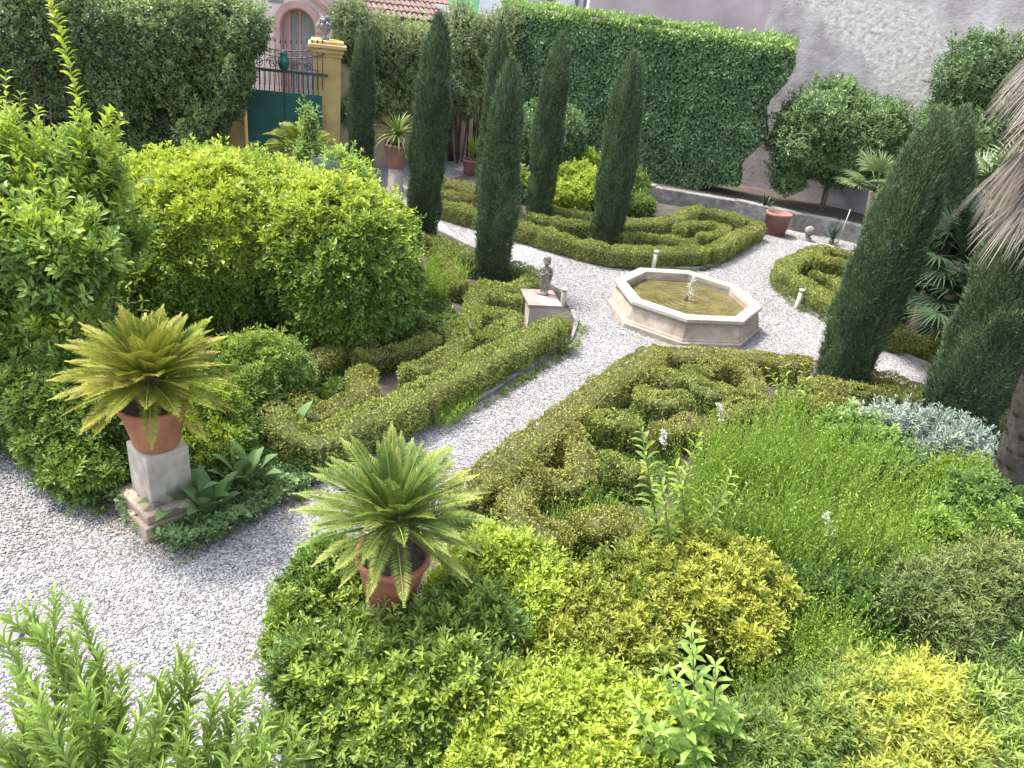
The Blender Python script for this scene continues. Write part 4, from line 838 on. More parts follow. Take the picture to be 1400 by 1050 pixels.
g = G(); sphere(g, (sx, sy+.005, .432), .085, 3, disp=.2, scale=5, squash=(1, .85, .42)); sphere(g, (sx+.03, sy+.03, .50), .045, 2, disp=.2, scale=5, squash=(.7, .7, 1.6)); g.build('rock_base', 'statue', root)
g = G(); tube(g, [(sx+.055, sy+.035, .43+.36*SS), (sx+.085, sy+.055, .43+.24*SS), (sx+.06, sy+.05, .43+.12*SS), (sx+.05, sy+.04, .45)], [.016, .03, .026, .02], 7); g.build('drapery', 'statue', root)
# ================================================================== garden lamps
def lamp(px, py, h, label):
    b = at(px, py); root = empty('path_lamp', (b[0], b[1], 0), label, 'garden lamp', 'short round path lamps')
    g = G(); lathe(g, [(.042, -.05), (.042, h-.07), (.034, h-.065)], (b[0], b[1], 0), 18); g.build('post', 'lamp', root)
    g = G(); lathe(g, [(.032, h-.068), (.032, h-.035)], (b[0], b[1], 0), 18); g.build('lens', 'glass', root)
    g = G(); lathe(g, [(.030, h-.037), (.047, h-.034), (.05, h-.02), (.047, h-.003), (.03, h), (0, h)], (b[0], b[1], 0), 18); g.build('cap', 'lampcap', root)
lamp(892, 370, .40, 'short pale path lamp behind the fountain before the far bed')
lamp(1089, 421, .36, 'short pale path lamp right of the fountain by the right bed')
lamp(768, 421, .34, 'short grey path lamp just behind the statue pedestal')
# ================================================================== pots and cycads
def pedestal(x, y, w, h, base_w, base_h, ang, label, mat='stone'):
    root = empty('stone_pedestal', (x, y, 0), label, 'pedestal'); Mx = rotz(x, y, 0, ang)
    g = G(); box(g, -base_w/2, base_w/2, -base_w/2, base_w/2, -.04, base_h*.62, Mx, bev=.014); box(g, -base_w*.45, base_w*.45, -base_w*.45, base_w*.45, base_h*.61, base_h, Mx, bev=.02); g.build('base_block', 'stoneb', root)
    g = G(); box(g, -w/2, w/2, -w/2, w/2, base_h-.002, h, Mx, bev=.016); g.build('shaft', mat, root)
an1 = math.radians(-38)
p1 = at(208, 549, 1.12)
pedestal(p1[0], p1[1], .36, .72, .60, .23, an1, 'square pale stone pedestal at the bed corner carrying the left pot')
pot(p1[0], p1[1], .72, .275, .40, 'smooth terracotta pot of the yellowish cycad on the left')
cycad(p1[0], p1[1], 1.10, .62, 100, 'yellowish green cycad with short stiff fronds in the left pot', 'cycad', 3, up=.0, th=.28, droop=.38, low=98, leaf_w=.120, fr=.22, lw=.0095, nl=66)
p2 = at(537, 757, .98)
pedestal(p2[0], p2[1], .30, .58, .40, .10, .3, 'pale stone pedestal sunk in the near shrubs under the second pot')
pot(p2[0], p2[1], .58, .255, .41, 'ribbed terracotta pot of the green cycad in the near shrubs')
cycad(p2[0], p2[1], .96, .60, 84, 'green cycad with long drooping fronds in the near pot', 'cycad2', 4, up=.0, th=.35, droop=.46, low=84, leaf_w=.095, fr=.10, lw=.0095, nl=62)
p3 = at(540, 262); root = empty('stone_pedestal', (p3[0], p3[1], 0), 'white round stone pedestal under the far pot', 'pedestal')
g = G(); lathe(g, [(.20, -.05), (.20, .10), (.175, .12), (.17, .56), (0, .56)], (p3[0], p3[1], 0), 20); g.build('shaft', 'stone', root)
pot(p3[0], p3[1], .56, .31, .52, 'old terracotta pot with spiky palm on the far white pedestal', 'terradark')
# fan palm style sword leaves in the far pot
def sword_plant(x, y, z, n, L, w, label, mat, name='potted_palm', cat='palm', el0=80, el1=-10, seed=0, trunk=.2, droop=.8):
    rg = np.random.default_rng(seed); root = empty(name, (x, y, z), label, cat); g = G()
    for i in range(n):
        az = i*2.4+rg.normal()*.1; e = math.radians(el0+(el1-el0)*i/n+rg.normal()*5); s = np.linspace(0, 1, 5); a = e-droop*s**1.5*rg.uniform(.5, 1.2); h = np.array([math.cos(az), math.sin(az), 0]); ln = L*rg.uniform(.8, 1.1)
        D = h[None]*np.cos(a)[:, None]+np.array([0, 0, 1.])*np.sin(a)[:, None]; P = np.array([x, y, z+trunk])+np.cumsum(D, 0)*ln/5; P = np.concatenate([[[x, y, z+trunk]], P]); S = np.cross(h, [0, 0, 1.])
        ww = w*np.array([.5, .9, 1, .85, .5, .03]); V = np.concatenate([P-S*ww[:, None]/2, P+S*ww[:, None]/2]); g.add(V, [([(k, k+1, 7+k, 6+k) for k in range(5)], 1)], tone=float(np.clip(.5+.2*rg.normal(), 0, 1)), fresh=float(rg.random() < .2)*.6)
    g.build('leaves', mat, root); t = G(); tube(t, [(x, y, z-.03), (x, y, z+trunk*1.05)], [.07, .05], 8); t.build('trunk', 'bark', root); return root
sword_plant(p3[0], p3[1], 1.05, 90, .62, .035, 'spiky green palm in the far pot on the white pedestal', 'cycad2', seed=1, trunk=.22, el1=-15)
p4 = at(643, 240); pot(p4[0], p4[1], 0, .25, .42, 'narrow terracotta pot by the garden wall between cypresses', 'terradark')
sword_plant(p4[0], p4[1], .40, 16, .60, .075, 'upright yellow striped snake plant in the pot by the wall', 'gold', 'snake_plant', 'plant', 88, 62, 2, .02, .15)
# square terracotta planter, stone ball, agaves
q0 = at(1058, 319); root = empty('terracotta_planter', (q0[0], q0[1], 0), 'large plain terracotta planter against the retaining wall', 'flower pot')
g = G(); lathe(g, [(0, 0), (.25, 0), (.29, .44), (.31, .45), (.31, .52), (.27, .52), (.27, .45), (0, .45)], (q0[0]-.02, q0[1]-.05, 0), 24); g.build('body', 'terradark', root)
q1 = at(1104, 329); root = empty('stone_ball', (q1[0], q1[1], 0), 'pale stone ball on a small foot beside the retaining wall', 'ornament')
g = G(); sphere(g, (q1[0], q1[1]+.05, .22), .12, 3, disp=.02); g.build('ball', 'ball', root)
g = G(); lathe(g, [(.10, -.02), (.10, .05), (.06, .08), (.06, .14)], (q1[0], q1[1]+.05, 0), 14); g.build('foot', 'kerb', root)
q2 = at(1040, 303); sword_plant(q2[0], q2[1], .30, 12, .36, .06, 'small grey agave at the corner of the far bed by the planter', 'fandark', 'agave', 'plant', 85, 20, 5, .05, .3)
q3 = at(1136, 333); sword_plant(q3[0], q3[1], .05, 12, .42, .06, 'small grey agave at the tip of the right bed', 'fandark', 'agave', 'plant', 85, 10, 6, .05, .3)
g = G(); tube(g, [(q3[0]+.15, q3[1], 0), (q3[0]+.19, q3[1], .85)], .012, 6); tag(g.build('garden_stake', 'lamp'), 'thin pale stake standing beside the agave of the right bed', 'stake')
# plants before the gate
c5 = atY(414, 202, 13.4); sword = None
cycad(c5[0], c5[1], c5[2]-.3, .68, 34, 'cycad with arching pale fronds in front of the green gate', 'cycad', 7, up=.25, th=.25, leaf_w=.2, fr=.05, individual=False, nl=30, lw=.03, tpts=[(c5[0], c5[1], 0), (c5[0]+.03, c5[1], c5[2]*.5), (c5[0], c5[1], c5[2]-.2)])
shrub('feathery_shrub', 'bright feathery shrub with upright tips right of the gate cycad', 'shrub', at(470, 300), [elY(464, 240, 12.6, .26, .25, .32), elY(450, 232, 12.8, .16, .16, .24), elY(482, 250, 12.4, .26, .25, .26)], 'ole2', 1500, .09, .03, kind='shoot', k=5, amp=.25, fresh=(.0, .25), core=.6, up_=1.2)
shrub('feathery_shrub', 'slim upright sprig rising through the cycad before the gate', 'shrub', at(425, 290), [elY(424, 178, 12.9, .06, .06, .30), elY(420, 215, 12.8, .12, .12, .22)], 'ole2', 2500, .09, .03, kind='shoot', k=5, amp=.2, fresh=(.0, .25), core=.4, up_=1.2)
shrub('grey_leafed_shrub', 'grey green lacy shrub low in front of the gate', 'shrub', at(395, 290), [elY(388, 246, 12.4, .35, .3, .22), elY(440, 244, 12.2, .35, .3, .22), elY(350, 244, 12.6, .3, .3, .18)], 'grey', 1600, .07, .016, kind='rosette', k=7, amp=.25, core=.5, tone0=.25)
# ================================================================== big rounded bush and the left shrubs
shrub('pittosporum_bush', 'huge rounded yellow green clipped bush of merged domes in the left middle', 'shrub', at(330, 500), [
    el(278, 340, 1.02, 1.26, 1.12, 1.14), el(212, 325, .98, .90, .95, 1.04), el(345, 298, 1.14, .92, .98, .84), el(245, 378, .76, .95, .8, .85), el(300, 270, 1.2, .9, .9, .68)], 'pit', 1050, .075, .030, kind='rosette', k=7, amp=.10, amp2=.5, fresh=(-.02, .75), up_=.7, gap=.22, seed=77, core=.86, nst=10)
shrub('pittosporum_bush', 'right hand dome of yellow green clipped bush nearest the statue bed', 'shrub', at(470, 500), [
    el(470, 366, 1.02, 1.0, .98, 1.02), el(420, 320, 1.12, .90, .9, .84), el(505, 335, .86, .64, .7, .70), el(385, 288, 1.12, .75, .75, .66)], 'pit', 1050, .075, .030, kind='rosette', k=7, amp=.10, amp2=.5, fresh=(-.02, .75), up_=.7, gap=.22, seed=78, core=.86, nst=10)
shrub('evergreen_shrub', 'bright green low bush at the foot of the big bush beside the bronzed box', 'shrub', at(360, 570), [el(355, 505, .45, .50, .45, .40), el(330, 545, .35, .35, .4, .35)], 'green', 2200, .055, .018, kind='rosette', k=6, amp=.16, fresh=(.05, .35))
shrub('evergreen_shrub', 'fine yellow green bush right of the left pedestal', 'shrub', at(300, 640), [el(285, 575, .40, .38, .36, .34), el(305, 610, .28, .32, .30, .26), el(268, 530, .55, .28, .28, .3)], 'priv', 3000, .045, .015, kind='rosette', k=6, amp=.18, fresh=(.0, .35), tone0=.4)
shrub('evergreen_shrub', 'wide green bush hugging the left pedestal and the path edge', 'shrub', at(100, 640), [
    el(110, 585, .42, .62, .50, .45), el(40, 545, .45, .65, .50, .45), el(118, 640, .25, .34, .32, .28), el(150, 560, .45, .34, .4, .35), el(-40, 520, .5, .7, .6, .5), el(95, 520, .7, .6, .5, .45)], 'green', 1500, .065, .024, kind='rosette', k=7, amp=.18, fresh=(.0, .22), tone0=.5, seed=91, lump=5)
# tall light shrub with the long fresh shoot
Ys = 6.3
ells = [elY(30, 400, Ys, .50, .5, .42), elY(85, 360, Ys, .42, .45, .36), elY(15, 310, Ys+.3, .45, .45, .42), elY(105, 300, Ys+.4, .32, .35, .30), elY(60, 265, Ys+.5, .34, .34, .28), elY(-60, 330, Ys, .6, .6, .6), elY(10, 235, Ys+.5, .24, .25, .26), elY(70, 465, Ys-.1, .45, .45, .35), elY(130, 250, Ys+.6, .20, .2, .28), elY(30, 470, Ys, .5, .5, .4), elY(140, 340, Ys+.5, .24, .25, .22)]
root = shrub('tall_shrub', 'tall loose light green shrub with a long bright yellow shoot at the left edge', 'shrub', (-4.4, 6.6, 0), ells, 'priv', 820, .11, .045, kind='rosette', k=5, amp=.30, sprout=.14, lump=4, fresh=(.05, .45), gap=.5, core=.45, nst=14, up_=.9, seed=31, trunk_r=.018, depth=.13, tone0=.62)
def leafy_shoot(g, gs, pts, n, L, W, tone=.6, fresh=.5, stem_r=.008, t=T_OB, whorl=2, taper=.5, ang=.9, q0=.08):
    pts = np.asarray(pts, float); s = np.linspace(0, 1, len(pts)); q = np.linspace(q0, 1, n)
    P = np.stack([np.interp(q, s, pts[:, i]) for i in range(3)], -1); D = unit(np.gradient(P, axis=0))
    for w_ in range(whorl):
        az = np.arange(n)*2.4+w_*2*PI/whorl; u = unit(np.cross(D, np.array([.3, .2, .9]))); v = np.cross(D, u)
        out = u*np.cos(az)[:, None]+v*np.sin(az)[:, None]; LL = L*(1-taper*q**3)*R.uniform(.8, 1.15, n)
        leaves(g, P, out*ang+D*(1.15-ang*.5)+rnd(n, .1), D+rnd(n, .12), LL, LL*(W/L), np.clip(tone+.15*R.normal(size=n), 0, 1), np.clip(fresh+.35*(q-.5)+.12*R.normal(size=n), 0, 1), t)
    tube(gs, pts, np.linspace(stem_r, stem_r*.3, len(pts)), 6)
def shoots_plant(name, label, cat, base, tips, n, L, W, mat, seed=1, tone=.6, fresh=.3, t=T_LONG, whorl=2, group=None, stem_r=.01, ang=.9, bow=.08, q0=.08, taper=.5):
    base = np.array(base, float); root = empty(name, base, label, cat, group); g = G(); s = G(); rg = np.random.default_rng(seed)
    for tp in tips:
        tp = np.array(tp, float); m = (base+tp)/2+rg.normal(size=3)*bow*np.linalg.norm(tp-base)*np.array([1, 1, .2]); m[2] = max(m[2], base[2])
        tt = np.linspace(0, 1, 9)[:, None]; b0 = base+np.array([rg.normal(), rg.normal(), 0])*.03
        pts = (1-tt)**2*b0+2*tt*(1-tt)*m+tt**2*tp; leafy_shoot(g, s, pts, n, L, W, tone, fresh, stem_r, t, whorl, taper, ang, q0)
    g.build('leaves', mat, root); s.build('stem', 'stem', root); return root
g = G(); s = G()
pth = [atY(130, 330, 6.6), atY(133, 250, 6.7), atY(112, 160, 6.8), atY(95, 90, 6.9), atY(78, 30, 7.0), atY(66, -8, 7.0)]
leafy_shoot(g, s, pth, 52, .125, .052, .75, .75, .010, T_LONG, 2, .45)
for a_, b_ in [((133, 250), (165, 160)), ((125, 210), (150, 150)), ((60, 300), (28, 130)), ((20, 300), (8, 100)), ((80, 290), (60, 190)), ((95, 320), (84, 178)), ((150, 300), (176, 215)), ((20, 260), (20, 145)), ((40, 260), (52, 150)), ((120, 240), (100, 150)), ((140, 270), (160, 180)), ((110, 260), (118, 165)), ((145, 300), (172, 245)), ((5, 280), (-5, 130)), ((100, 300), (110, 200)), ((128, 300), (140, 205))]:
    p, q = atY(*a_, 6.6), atY(*b_, 6.75); leafy_shoot(g, s, [p, (p+q)/2+rnd(1, .03)[0], q], 20, .12, .05, .7, .55, .007, T_LONG, 2, .4)
g.build('fresh_shoots', 'priv', root); s.build('shoot_stem', 'stem', root)
pb2 = at(165, 560); shoots_plant('loquat_sprout', 'pale green leafy sprout behind the yellowish cycad', 'plant', pb2, [atY(*q, 6.2) for q in ((150, 408), (178, 400), (128, 425), (195, 412), (50, 455), (70, 448))], 12, .13, .045, 'priv', 8, .7, .25, T_LONG, 3)
# broad leaved plants right of the left pedestal
for k, (px, py, n_, lab) in enumerate([(288, 712, 15, 'broad leaved plant with big drooping leaves at the gravel edge by the left pedestal'), (335, 672, 14, 'broad leaved plant with upright leaves in the bed right of the left pedestal'), (250, 705, 11, 'broad leaved plant leaning on the base of the left pedestal'), (395, 612, 9, 'small broad leaved plant beside the corner of the outer box hedge')]):
    b = at(px, py); root = empty('broad_leaved_plant', b, lab, 'plant', 'broad leaved plants by the left pedestal'); rg = np.random.default_rng(k+40)
    for i in range(n_):
        az = i*2.4+rg.normal()*.3; e = math.radians(86-52*i/n_); h = np.array([math.cos(az), math.sin(az), 0]); ln = .38*rg.uniform(.8, 1.15); g = G()
        s = np.linspace(0, 1, 8); a = e-1.15*s**1.4*rg.uniform(.7, 1.2); D = h[None]*np.cos(a)[:, None]+np.array([0, 0, 1.])*np.sin(a)[:, None]
        P = b+np.array([0, 0, .03])+h*.02+np.concatenate([[[0, 0, 0]], np.cumsum(D, 0)*ln/8]); P[:, 2] += rg.uniform(.04, .22)*np.linspace(0, 1, 9); S = np.cross(h, [0, 0, 1.]); Nn = np.array([0, 0, 1.])
        ww = .14*np.array([.10, .14, .5, .85, 1, .95, .75, .42, .03])*rg.uniform(.8, 1.1)
        V = np.concatenate([P-S*ww[:, None]/2+Nn*.018*(ww/.1)[:, None], P, P+S*ww[:, None]/2+Nn*.018*(ww/.1)[:, None]]); V[:, 2] = np.maximum(V[:, 2], .035)
        g.add(V, [([(q, q+1, 9+q+1, 9+q) for q in range(8)]+[(9+q, 9+q+1, 18+q+1, 18+q) for q in range(8)], 1)], tone=float(np.clip(.5+.25*rg.normal(), 0, 1)), smooth=True); g.build('leaf', 'broad', root)
# ground cover
def cover(label, poly, n, L, mat, hgt=.10, cat='ground cover', name='ground_cover', kind='stuff', tone0=.45, W=None, z0=.03):
    P = []; poly = np.array([p[:2] for p in poly]); mn, mx = poly.min(0), poly.max(0)
    x = R.uniform(mn[0], mx[0], n*3); y = R.uniform(mn[1], mx[1], n*3); ins = np.zeros(len(x), bool); j = len(poly)-1
    for i in range(len(poly)):
        xi, yi, xj, yj = *poly[i], *poly[j]; c = ((yi > y) != (yj > y)) & (x < (xj-xi)*(y-yi)/(yj-yi+1e-12)+xi); ins ^= c; j = i
    x, y = x[ins][:n], y[ins][:n]; m = len(x); q = np.stack([x, y, 0*x], -1); hh = hgt*np.clip(.6+.8*fnoise(q, 7., 3), .1, 1.6)
    P = np.stack([x, y, z0+hh*R.random(m)**.6], -1); g = G()
    rosettes(g, P, rnd(m, .3)+np.array([0, 0, 1.]), 5, L, (W or L*.5), np.clip(tone0+.25*fnoise(q, 9., 5)+.1*R.normal(size=m), 0, 1), .05, .95)
    return tag(g.build(name, mat), label, cat, kind=kind)
cover('low leafy ground cover round the left pedestal spilling over the gravel edge', gp((130, 672), (180, 722), (245, 765), (305, 745), (360, 706), (440, 660), (470, 625), (400, 560), (300, 560), (210, 600)), 6500, .05, 'broad', .14, tone0=.6)
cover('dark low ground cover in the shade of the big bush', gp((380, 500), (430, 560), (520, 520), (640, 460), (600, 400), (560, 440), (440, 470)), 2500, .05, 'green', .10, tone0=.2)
cover('sparse green ground cover inside the near box bed', gp((700, 640), (780, 700), (900, 690), (940, 600), (880, 560), (800, 590)), 1800, .045, 'green', .09, tone0=.35)
# ================================================================== near shrubs
kwp = dict(lump=6, freq=3.6, kind='rosette', k=7, up_=.6, gap=.46, core=.76, amp2=1.2, toned=.32)
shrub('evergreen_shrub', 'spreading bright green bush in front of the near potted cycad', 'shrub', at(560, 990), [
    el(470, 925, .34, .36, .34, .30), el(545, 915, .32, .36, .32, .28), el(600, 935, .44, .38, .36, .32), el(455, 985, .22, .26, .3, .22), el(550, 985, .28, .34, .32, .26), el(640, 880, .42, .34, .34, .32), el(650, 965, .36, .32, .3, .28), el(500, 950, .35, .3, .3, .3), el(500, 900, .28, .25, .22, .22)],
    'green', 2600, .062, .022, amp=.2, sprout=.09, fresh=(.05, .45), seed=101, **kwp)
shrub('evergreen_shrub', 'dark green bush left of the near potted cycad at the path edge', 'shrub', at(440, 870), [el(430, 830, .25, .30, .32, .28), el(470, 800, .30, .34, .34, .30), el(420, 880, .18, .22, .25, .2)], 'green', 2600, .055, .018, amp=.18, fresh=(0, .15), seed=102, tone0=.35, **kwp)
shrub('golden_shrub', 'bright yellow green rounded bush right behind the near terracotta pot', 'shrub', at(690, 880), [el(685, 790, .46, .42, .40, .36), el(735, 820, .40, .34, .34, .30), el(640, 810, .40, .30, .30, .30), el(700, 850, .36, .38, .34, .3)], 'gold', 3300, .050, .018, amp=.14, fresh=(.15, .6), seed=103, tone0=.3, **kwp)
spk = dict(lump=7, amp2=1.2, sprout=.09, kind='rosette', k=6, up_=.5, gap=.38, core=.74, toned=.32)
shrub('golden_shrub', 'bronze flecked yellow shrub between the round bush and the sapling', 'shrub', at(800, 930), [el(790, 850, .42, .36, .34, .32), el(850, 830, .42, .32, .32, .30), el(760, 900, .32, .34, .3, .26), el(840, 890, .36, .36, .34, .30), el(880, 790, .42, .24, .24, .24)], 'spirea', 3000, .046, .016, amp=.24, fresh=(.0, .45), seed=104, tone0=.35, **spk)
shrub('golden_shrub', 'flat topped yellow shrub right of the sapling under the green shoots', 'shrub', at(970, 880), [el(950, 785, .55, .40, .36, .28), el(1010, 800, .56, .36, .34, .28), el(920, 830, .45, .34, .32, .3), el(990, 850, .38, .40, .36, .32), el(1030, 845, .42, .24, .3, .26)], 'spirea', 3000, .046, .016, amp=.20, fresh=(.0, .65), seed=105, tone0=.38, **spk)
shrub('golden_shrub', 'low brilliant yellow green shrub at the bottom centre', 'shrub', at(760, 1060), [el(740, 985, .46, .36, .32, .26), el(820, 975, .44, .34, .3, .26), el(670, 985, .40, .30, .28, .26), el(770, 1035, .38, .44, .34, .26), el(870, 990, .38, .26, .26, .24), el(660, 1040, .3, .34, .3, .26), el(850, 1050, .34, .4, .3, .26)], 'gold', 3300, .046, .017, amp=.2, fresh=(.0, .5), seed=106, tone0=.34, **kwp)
shrub('narrow_leafed_shrub', 'yellow tipped shrub with narrow leaves in the bottom right', 'shrub', at(1150, 1060), [el(1080, 1020, .42, .36, .32, .26), el(1150, 990, .46, .36, .32, .26), el(1220, 970, .50, .34, .32, .24), el(1275, 955, .54, .22, .26, .16), el(1180, 1050, .40, .5, .36, .26), el(1030, 1045, .4, .4, .3, .28), el(1260, 1020, .45, .4, .36, .3)], 'gold2', 2300, .060, .012, kind='rosette', k=8, amp=.22, fresh=(-.30, .65), seed=107, lump=7, sprout=.09, tone0=.25, up_=.7, gap=.4, core=.68, toned=.3, t=T_RH)
shrub('narrow_leafed_shrub', 'olive green twiggy shrub with narrow leaves at the right edge', 'shrub', at(1330, 930), [el(1290, 830, .60, .40, .38, .34), el(1350, 810, .66, .42, .4, .36), el(1400, 850, .6, .42, .4, .4), el(1300, 880, .45, .36, .34, .3)], 'olive', 2200, .058, .012, kind='rosette', k=8, amp=.24, fresh=(-.05, .2), seed=108, lump=7, sprout=.09, tone0=.42, up_=.6, gap=.4, core=.66, t=T_RH)
shrub('feathery_shrub', 'feathery green bush in the bottom right corner', 'shrub', at(1380, 1050), [el(1370, 980, .42, .36, .34, .28), el(1330, 1010, .34, .3, .3, .26), el(1410, 940, .45, .34, .32, .3), el(1370, 1045, .3, .4, .3, .26)], 'green', 1500, .085, .013, kind='shoot', k=6, amp=.3, seed=109, lump=5, tone0=.55, core=.6, up_=.7, fresh=(0, .12), t=T_RH)
shrub('evergreen_shrub', 'grey green shrub by the foot of the leaning palm', 'shrub', at(1340, 770), [el(1330, 700, .60, .36, .36, .34), el(1370, 720, .62, .34, .34, .36), el(1300, 740, .45, .32, .3, .3)], 'ole', 2300, .055, .018, amp=.22, seed=110, tone0=.18, fresh=(0, .05), **kwp)
shrub('golden_shrub', 'small yellow topped clipped bush below the silver shrub', 'shrub', at(1330, 700), [el(1335, 655, .52, .34, .28, .18), el(1300, 662, .48, .24, .24, .18)], 'gold', 2800, .045, .016, kind='rosette', k=6, amp=.12, seed=111, lump=5, fresh=(0, .5), tone0=.35)
shrub('silver_shrub', 'silver grey lacy shrub before the right cypress', 'shrub', at(1260, 650), [el(1215, 592, .55, .32, .30, .26), el(1265, 600, .50, .36, .32, .26), el(1300, 620, .48, .30, .3, .28), el(1325, 635, .46, .26, .26, .24), el(1240, 630, .36, .4, .3, .26)], 'grey', 2100, .062, .018, kind='rosette', k=7, amp=.26, seed=112, lump=6, sprout=.1, gap=.35, core=.66, tone0=.5, up_=.8)
shrub('pale_green_shrub', 'pale mottled green shrub left of the silver shrub', 'shrub', at(1190, 670), [el(1170, 610, .46, .30, .28, .26), el(1200, 640, .38, .32, .3, .26), el(1150, 590, .42, .24, .24, .2)], 'ole', 1500, .075, .04, kind='rosette', k=5, amp=.26, seed=113, lump=6, gap=.4, core=.66, tone0=.25, up_=.8)
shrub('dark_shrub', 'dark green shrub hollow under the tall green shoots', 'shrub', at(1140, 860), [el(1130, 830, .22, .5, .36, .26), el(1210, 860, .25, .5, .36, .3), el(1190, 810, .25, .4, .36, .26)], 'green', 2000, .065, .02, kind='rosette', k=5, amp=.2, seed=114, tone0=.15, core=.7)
# tall fine shoots: nobody could count them
def shoots(label, poly, n, h, mat, L=.052, W=.011, per=17, name='green_shoots', cat='tall herbs', seed=1, lean=.16, zbase=.03):
    rg = np.random.default_rng(seed); poly = np.array([p[:2] for p in poly]); mn, mx = poly.min(0), poly.max(0)
    x = rg.uniform(mn[0], mx[0], n*4); y = rg.uniform(mn[1], mx[1], n*4); ins = np.zeros(len(x), bool); j = len(poly)-1
    for i in range(len(poly)):
        xi, yi, xj, yj = *poly[i], *poly[j]; c = ((yi > y) != (yj > y)) & (x < (xj-xi)*(y-yi)/(yj-yi+1e-12)+xi); ins ^= c; j = i
    x, y = x[ins][:n], y[ins][:n]; n = len(x); q = np.stack([x, y, 0*x], -1); hh = h*np.clip(.78+.28*fnoise(q, 4., seed)+.22*fnoise(q, 13., seed+4)+.16*rg.normal(size=n), .25, 1.4)
    ld = rg.normal(size=(n, 2))*lean; B = np.stack([x, y, 0*x+zbase], -1); Tp = B+np.concatenate([ld*hh[:, None], hh[:, None]], 1)
    tone_s = np.clip(.48+.28*fnoise(q, 5., seed+1)+.22*rg.normal(size=n), 0, 1); f = np.linspace(.22, 1, per)
    g = G(); P = (B[:, None]+(Tp-B)[:, None]*f[None, :, None]+np.array([0, 0, -.05])*(f[None, :, None]**2)*0).reshape(-1, 3)
    P[:, :2] += (np.repeat(ld, per, 0)*(np.tile(f, n)**2)[:, None]*.5)*np.repeat(hh, per)[:, None]
    m = len(P); D = rnd(m, .42)+np.array([0, 0, .85])
    leaves(g, P, D, rnd(m), L*np.tile(1.1-.45*f, n)*R.uniform(.7, 1.3, m), W, np.clip(np.repeat(tone_s, per)+.14*R.normal(size=m), 0, 1), np.clip(np.tile((f-.6)*.7, n)+.1*R.normal(size=m), 0, 1), T_RH)
    # stalks: thin crossed blades
    S = unit(np.cross(Tp-B, rnd(n))); w = .0028
    mid = (B+Tp)/2+np.concatenate([ld*hh[:, None]*.05, np.zeros((n, 1))], 1)
    V = np.stack([B-S*w, B+S*w, mid+S*w*.8, mid-S*w*.8, Tp+S*w*.3, Tp-S*w*.3], 1); V[:, 4:, :2] += (ld*.5*hh[:, None])[:, None]
    F = np.array([(0, 1, 2, 3), (3, 2, 4, 5)]); g.add(V, [((F[None]+(np.arange(n)*6)[:, None, None]).reshape(-1, 4), 1)], tone=.4)
    return tag(g.build(name, mat), label, cat, kind='stuff')
shoots('dense stand of bright green feathery shoots filling the right half of the near bed', gp((905, 760), (925, 700), (960, 655), (1060, 600), (1110, 640), (1180, 700), (1270, 725), (1340, 790), (1350, 850), (1270, 880), (1160, 850), (1090, 850), (1040, 800)), 4000, .80, 'grass', seed=3)
shoots('smaller patch of green shoots in front of the yellow flat topped shrub', gp((1000, 950), (1090, 900), (1190, 950), (1180, 1010), (1080, 1010), (1010, 1020)), 1100, .62, 'grass', seed=5, L=.04)
shoots('thin grassy tufts among the bronzed box at the near end of the bed', gp((720, 740), (800, 700), (900, 720), (900, 800), (830, 830), (760, 800)), 700, .30, 'grass', L=.04, per=10, seed=7, cat='tall grass', name='grass_tufts')
shoots('bright green grassy clump between the right dome bush and the front cypress', gp((578, 392), (600, 345), (612, 350), (640, 400), (600, 420), (570, 420)), 800, .34, 'grass', L=.06, W=.012, per=10, seed=9, cat='tall grass', name='grass_tufts')
shoots('sparse green sprigs at the outer hedge corner beside the middle path', gp((590, 560), (625, 545), (660, 545), (640, 575), (600, 600)), 260, .16, 'grass', L=.04, per=8, seed=10, cat='tall grass', name='grass_tufts')
shoots('scattered duller weed stems among the bright green shoots', gp((905, 760), (925, 700), (1060, 610), (1270, 725), (1340, 790), (1270, 880), (1090, 850)), 420, .80, 'ole2', seed=13, L=.06, W=.016, per=14, cat='tall weeds', name='weed_stems')
# saplings
b = at(915, 840)
shoots_plant('leafy_sapling', 'tall three stemmed leafy sapling standing before the green shoots', 'sapling', b, [atY(*q, b[1]+dy) for q, dy in (((878, 592), .1), ((955, 598), .15), ((998, 652), .05), ((925, 640), .0), ((905, 665), -.1), ((975, 700), .0))], 19, .165, .048, 'priv', 12, .45, .12, T_LONG, 3, stem_r=.012, ang=1.05)
b = at(955, 1120)
shoots_plant('leafy_sapling', 'large leaved pale sapling at the bottom centre', 'sapling', b, [atY(*q, b[1]+dy) for q, dy in (((895, 893), .1), ((945, 862), .15), ((978, 912), .1), ((868, 960), .0), ((1000, 975), .05), ((925, 930), .05), ((960, 958), .05), ((905, 1000), -.05), ((960, 1030), -.1))], 9, .165, .060, 'ole', 13, .40, .25, T_LONG, 4, stem_r=.010, ang=1.1, q0=.35)
b = at(1078, 585)
shoots_plant('leafy_sapling', 'small leafy sapling near the foot of the broad leaning cypress', 'sapling', b, [atY(*q, b[1]) for q in ((1070, 490), (1050, 505), (1098, 500), (1112, 520), (1060, 520), (1090, 530))], 9, .13, .045, 'priv', 14, .45, .3, T_LONG, 2, ang=1.0)
b = at(1155, 625)
shoots_plant('leafy_sapling', 'dark spindly sapling before the bronzed box left of the silver shrub', 'sapling', b, [atY(*q, b[1]) for q in ((1150, 555), (1162, 562), (1140, 575))], 12, .08, .02, 'green', 15, .4, .1, T_LONG, 2, ang=1.0)
